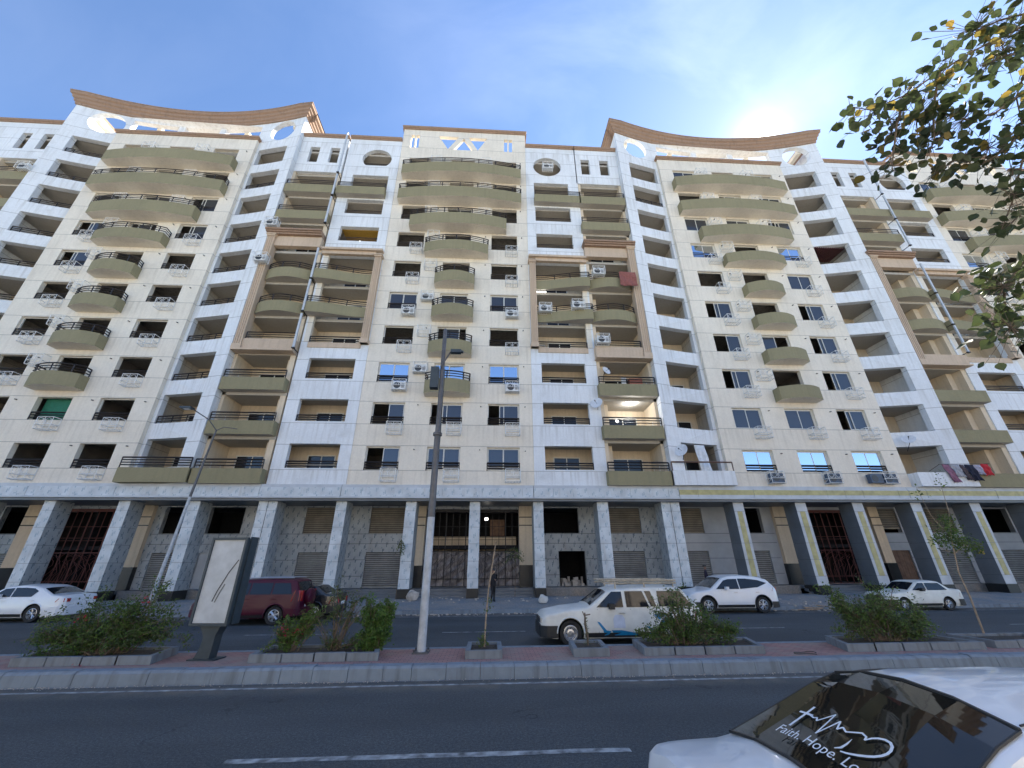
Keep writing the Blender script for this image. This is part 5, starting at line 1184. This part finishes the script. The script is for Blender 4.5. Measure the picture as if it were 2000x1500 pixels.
for s in (-1,1):
    pts = [(x, s*(fh(x, interp(ftop,x)-.075)-.075), interp(ftop,x)+.010) for x in [3.12+.0917*i for i in range(11)]]; g.tube(pts, .009, 5)
for xx in (3.12,4.03):
    h = fh(xx, interp(ftop,xx)-.075)-.075; t = interp(ftop,xx); g.tube([(xx,-h,t+.014),(xx,-h*.5,t+.0638+.012),(xx,0,t+.085+.012),(xx,h*.5,t+.0638+.012),(xx,h,t+.014)], .012, 5)
g.build('window_seal', M['trim'], fv, 60)

# ------------------------------------------------------------------ people
def person(loc, rz, label, pose, cloth_m, hgt=1.0, hold=None):
    P = thing('person', label, 'person', loc, rz)
    J = {'pel':(0,0,.92,.145),'spine':(0,0,1.12,.135),'chest':(0,0,1.32,.155),'neck':(0,0,1.47,.06),'head0':(0,-.01,1.55,.085),'head1':(0,-.015,1.66,.095),'head2':(0,-.005,1.72,.06)}
    for s, n in ((-1,'l'),(1,'r')):
        J['sh'+n] = (s*.17,0,1.40,.065); J['el'+n] = (s*.23,.03,1.13,.045); J['wr'+n] = (s*.22,-.10,.90,.035); J['ha'+n] = (s*.22,-.14,.83,.035)
        J['hip'+n] = (s*.09,0,.86,.10); J['kn'+n] = (s*.11,-.02,.48,.065); J['an'+n] = (s*.11,.02,.09,.048); J['to'+n] = (s*.12,-.14,.035,.035)
    J.update(pose); E_ = [('pel','spine'),('spine','chest'),('chest','neck'),('neck','head0'),('head0','head1'),('head1','head2')]
    for n in 'lr': E_ += [('chest','sh'+n),('sh'+n,'el'+n),('el'+n,'wr'+n),('wr'+n,'ha'+n),('pel','hip'+n),('hip'+n,'kn'+n),('kn'+n,'an'+n),('an'+n,'to'+n)]
    names = list(J); me = bpy.data.meshes.new('body'); me.from_pydata([tuple(c*hgt for c in J[n][:3]) for n in names], [(names.index(a), names.index(b)) for a, b in E_], [])
    o = link('body', me, P); sk = o.modifiers.new('skin','SKIN'); su = o.modifiers.new('sub','SUBSURF'); su.levels = su.render_levels = 1
    for i, n in enumerate(names): me.skin_vertices[0].data[i].radius = (J[n][3]*hgt,)*2
    me.skin_vertices[0].data[0].use_root = True
    dg = bpy.context.evaluated_depsgraph_get(); dg.update(); nm = bpy.data.meshes.new_from_object(o.evaluated_get(dg)); o.modifiers.clear(); o.data = nm; nm.materials.clear(); nm.materials.append(cloth_m); nm.materials.append(M['skin'])
    hc = Vector(J['head1'][:3])*hgt
    for p in nm.polygons:
        p.use_smooth = True; c = p.center
        if c.z > J['neck'][2]*hgt+.02 or any((c-Vector(J['ha'+n][:3])*hgt).length < .07 for n in 'lr'): p.material_index = 1
    g = MB()
    for i in range(7):
        for j in range(12):
            def q(a, b): th = PI*.55*a/7; ph = 2*PI*b/12; return (hc.x+.108*math.sin(th)*math.cos(ph), hc.y+.018+.112*math.sin(th)*math.sin(ph), hc.z-.0+.115*math.cos(th))
            g.quad(q(i,j), q(i,j+1), q(i+1,j+1), q(i+1,j))
    g.build('hair', M['trim'], P, 60)
    for n in 'lr':
        a, b = Vector(J['wr'+n][:3])*hgt, Vector(J['ha'+n][:3])*hgt; d = (b-a).normalized(); sdv = d.orthogonal().normalized(); g = MB()
        for i in range(4): r0 = b+sdv*(i-1.5)*.018; g.tube([r0, r0+d*.045, r0+d*(.075+.01*(i in (1,2)))+Vector((0,-.01,0))], [.009,.008,.006], 5)
        g.tube([a.lerp(b,.5), a.lerp(b,.5)+sdv*.045+d*.02, a.lerp(b,.5)+sdv*.06+d*.05], [.011,.009,.007], 5); g.build('fingers', M['skin'], P, 60)
        g = MB(); an = Vector(J['an'+n][:3])*hgt; to = Vector(J['to'+n][:3])*hgt; g.tube([an+Vector((0,.03,-.02)), (an+to)/2, to], [.055,.05,.04], 8); g.build('shoe', M['tyre'], P, 60)
    return P
person((.30,24.0,.37), R(15), 'person in black clothes walking past the entrance gate, behind the tall stick', {'knl':(-.08,-.14,.50,.065),'anl':(-.10,.02,.12,.048),'tol':(-.10,-.12,.06,.035),'knr':(.09,.06,.49,.065),'anr':(.10,.12,.10,.048),'tor':(.10,-.02,.035,.035),'wrr':(.10,-.20,1.12,.035),'har':(.04,-.24,1.16,.035),'elr':(.25,.02,1.12,.045)}, M['cloth'], .92)
person((12.75,25.0,.47), R(60), 'person in dark clothes standing by a roller shutter, behind the white crossover', {}, simple('navy_cloth',(.015,.012,.03),.9), .93)
def driver():
    person((3.85,14.9,-.22), R(-90), 'driver in a pale shirt at the wheel of the station wagon', {'pel':(0,0,.62,.14),'spine':(0,.05,.82,.13),'chest':(0,.06,1.05,.15),'neck':(0,.03,1.25,.055),'head0':(0,0,1.32,.08),'head1':(0,-.01,1.42,.09),'head2':(0,0,1.48,.06),
      'shl':(-.17,.05,1.13,.06),'shr':(.17,.05,1.13,.06),'ell':(-.22,-.15,.95,.045),'elr':(.22,-.15,.95,.045),'wrl':(-.15,-.38,1.05,.035),'wrr':(.15,-.38,1.05,.035),'hal':(-.12,-.44,1.08,.035),'har':(.12,-.44,1.08,.035),
      'hipl':(-.09,-.05,.60,.1),'hipr':(.09,-.05,.60,.1),'knl':(-.11,-.42,.68,.065),'knr':(.11,-.42,.68,.065),'anl':(-.11,-.60,.40,.045),'anr':(.11,-.60,.40,.045),'tol':(-.11,-.72,.40,.035),'tor':(.11,-.72,.40,.035)}, simple('pale_shirt',(.35,.38,.48),.9))

# ------------------------------------------------------------------ small things on the ground
def rock(name, loc, s, label, mat, cat='rock'):
    bm = bmesh.new(); bmesh.ops.create_icosphere(bm, subdivisions=2, radius=1); rnd = random.Random(3)
    for v in bm.verts: k = 1+rnd.uniform(-.18,.18); v.co = Vector((v.co.x*s[0]*k, v.co.y*s[1]*k, max(v.co.z,-.5)*s[2]*k))
    me = bpy.data.meshes.new(name); bm.to_mesh(me); bm.free(); me.materials.append(mat); link(name, me, loc=loc, label=label, category=cat)
rock('rock', (2.95,23.6,.47), (.24,.18,.26), 'pale block of stone on the pavement left of the station wagon', simple('pale_stone',(.55,.54,.50),.9,var=.1,bump=.3))
rock('rock', (-4.05,24.5,.62), (.32,.2,.34), 'rounded boulder beside the black column base left of the mast', M['stone'])
g = MB(); rnd = random.Random(8)
for i in range(300):
    x, y = rnd.choice(((-1.5,22.1,1.6,.2),(16.6,22.3,1.4,.25),(4,22.05,5,.15),(-6,22.1,3,.15)))[0:2] if 0 else (0,0)
    cx_, cy_, sx, sy = rnd.choice(((-1.5,22.0,1.4,.15),(16.6,22.2,1.2,.2),(4,22.0,6,.12),(-4,22.0,4,.12),(18,23.2,3,.4),(-1,24.4,3,.25))); x, y = rnd.gauss(cx_,sx), rnd.gauss(cy_,sy)
    s = rnd.uniform(.012,.05); z = 0 if y < 22.35 else .17+max(0,(y-22.75))*.16; g.box(x-s,x+s*rnd.uniform(.6,2),y-s,y+s,z-.01,z+s*rnd.uniform(.5,1.4))
g.build('rubble', M['stone'], label='scattered rubble and grit along the far kerb', category='rubble', kind='stuff')
for i, (x, y, a, L, lab) in enumerate([(16.1,22.1,-.45,1.25,'longest weathered plank on the heap behind the white crossover'),(16.7,22.25,.1,1.0,'flat plank lying level on the heap behind the white crossover'),(16.4,21.95,-.2,.8,'short plank in front of the plank heap behind the white crossover'),(17.2,22.2,-.6,.6,'shortest plank at the right end of the heap behind the white crossover')]):
    g = MB(); g.box(-L/2,L/2,-.05,.05,0,.035); g.build('plank', M['pale_wood'], loc=(x,y,.02+.045*i), rot=(0,.05*(i-1),a), label=lab, category='plank', group='planks dumped by the kerb')
g = MB(); g.tube([(7.75+.28*math.cos(t), 11.05+.22*math.sin(t)*(.6+.3*math.cos(t)), .25+.01*math.sin(3*t)) for t in [i*.32 for i in range(18)]], .010, 5); g.build('wire', M['trim'], label='loop of black wire lying on the red paving', category='wire')
g = MB(); rnd = random.Random(77)
for i in range(900):
    x = rnd.uniform(-15,16) if rnd.random() < .5 else rnd.gauss(rnd.choice((-9,-3,2,5,11)),.6); y = 10.44-abs(rnd.gauss(0,.09)); s = rnd.uniform(.002,.010); g.box(x-s,x+s,y-s,y+s,0,s)
g.build('grit', M['stone'], label='grit gathered along the near kerb of the median', category='grit', kind='stuff')

# ------------------------------------------------------------------ buildings across the street behind the viewer (they reflect and bounce light)
def opposite(x0, x1, h, col, label, y=-26, seed=1):
    P = thing('opposite_building', label, 'building', ((x0+x1)/2, y, 0)); w = (x1-x0)/2; n = int((x1-x0)/3.2); fl = int(h/3.1)
    hs = [rect(-w+1.0+i*(2*w-1)/n, -w+2.6+i*(2*w-1)/n, 1.0+3.1*k, 2.7+3.1*k) for i in range(n) for k in range(fl)]
    g = MB(); g.poly([rect(-w, w, 0, h)]+hs, .25, 0); g.box(-w, -w+.2, -12, 0, 0, h); g.box(w-.2, w, -12, 0, 0, h); g.box(-w, w, -12.2, -12, 0, h); g.box(-w+.2,w-.2,-12,-.01,h-.6,h-.4)
    g.build('wall', plaster('opposite_wall_%d' % seed, col, joint=0, stain=.15), P); g = MB(); g.box(-w+.2, w-.2, -.25, -.2, .2, h-.7); g.build('glazing', M['glass'], P)
opposite(-60,-24,18,(.72,.64,.52),'sand coloured block across the road, left',seed=1)
opposite(-20,14,19,(.74,.69,.60),'pale block across the road, directly opposite',seed=2)
opposite(18,60,17,(.70,.61,.50),'tan block across the road, right',seed=3)
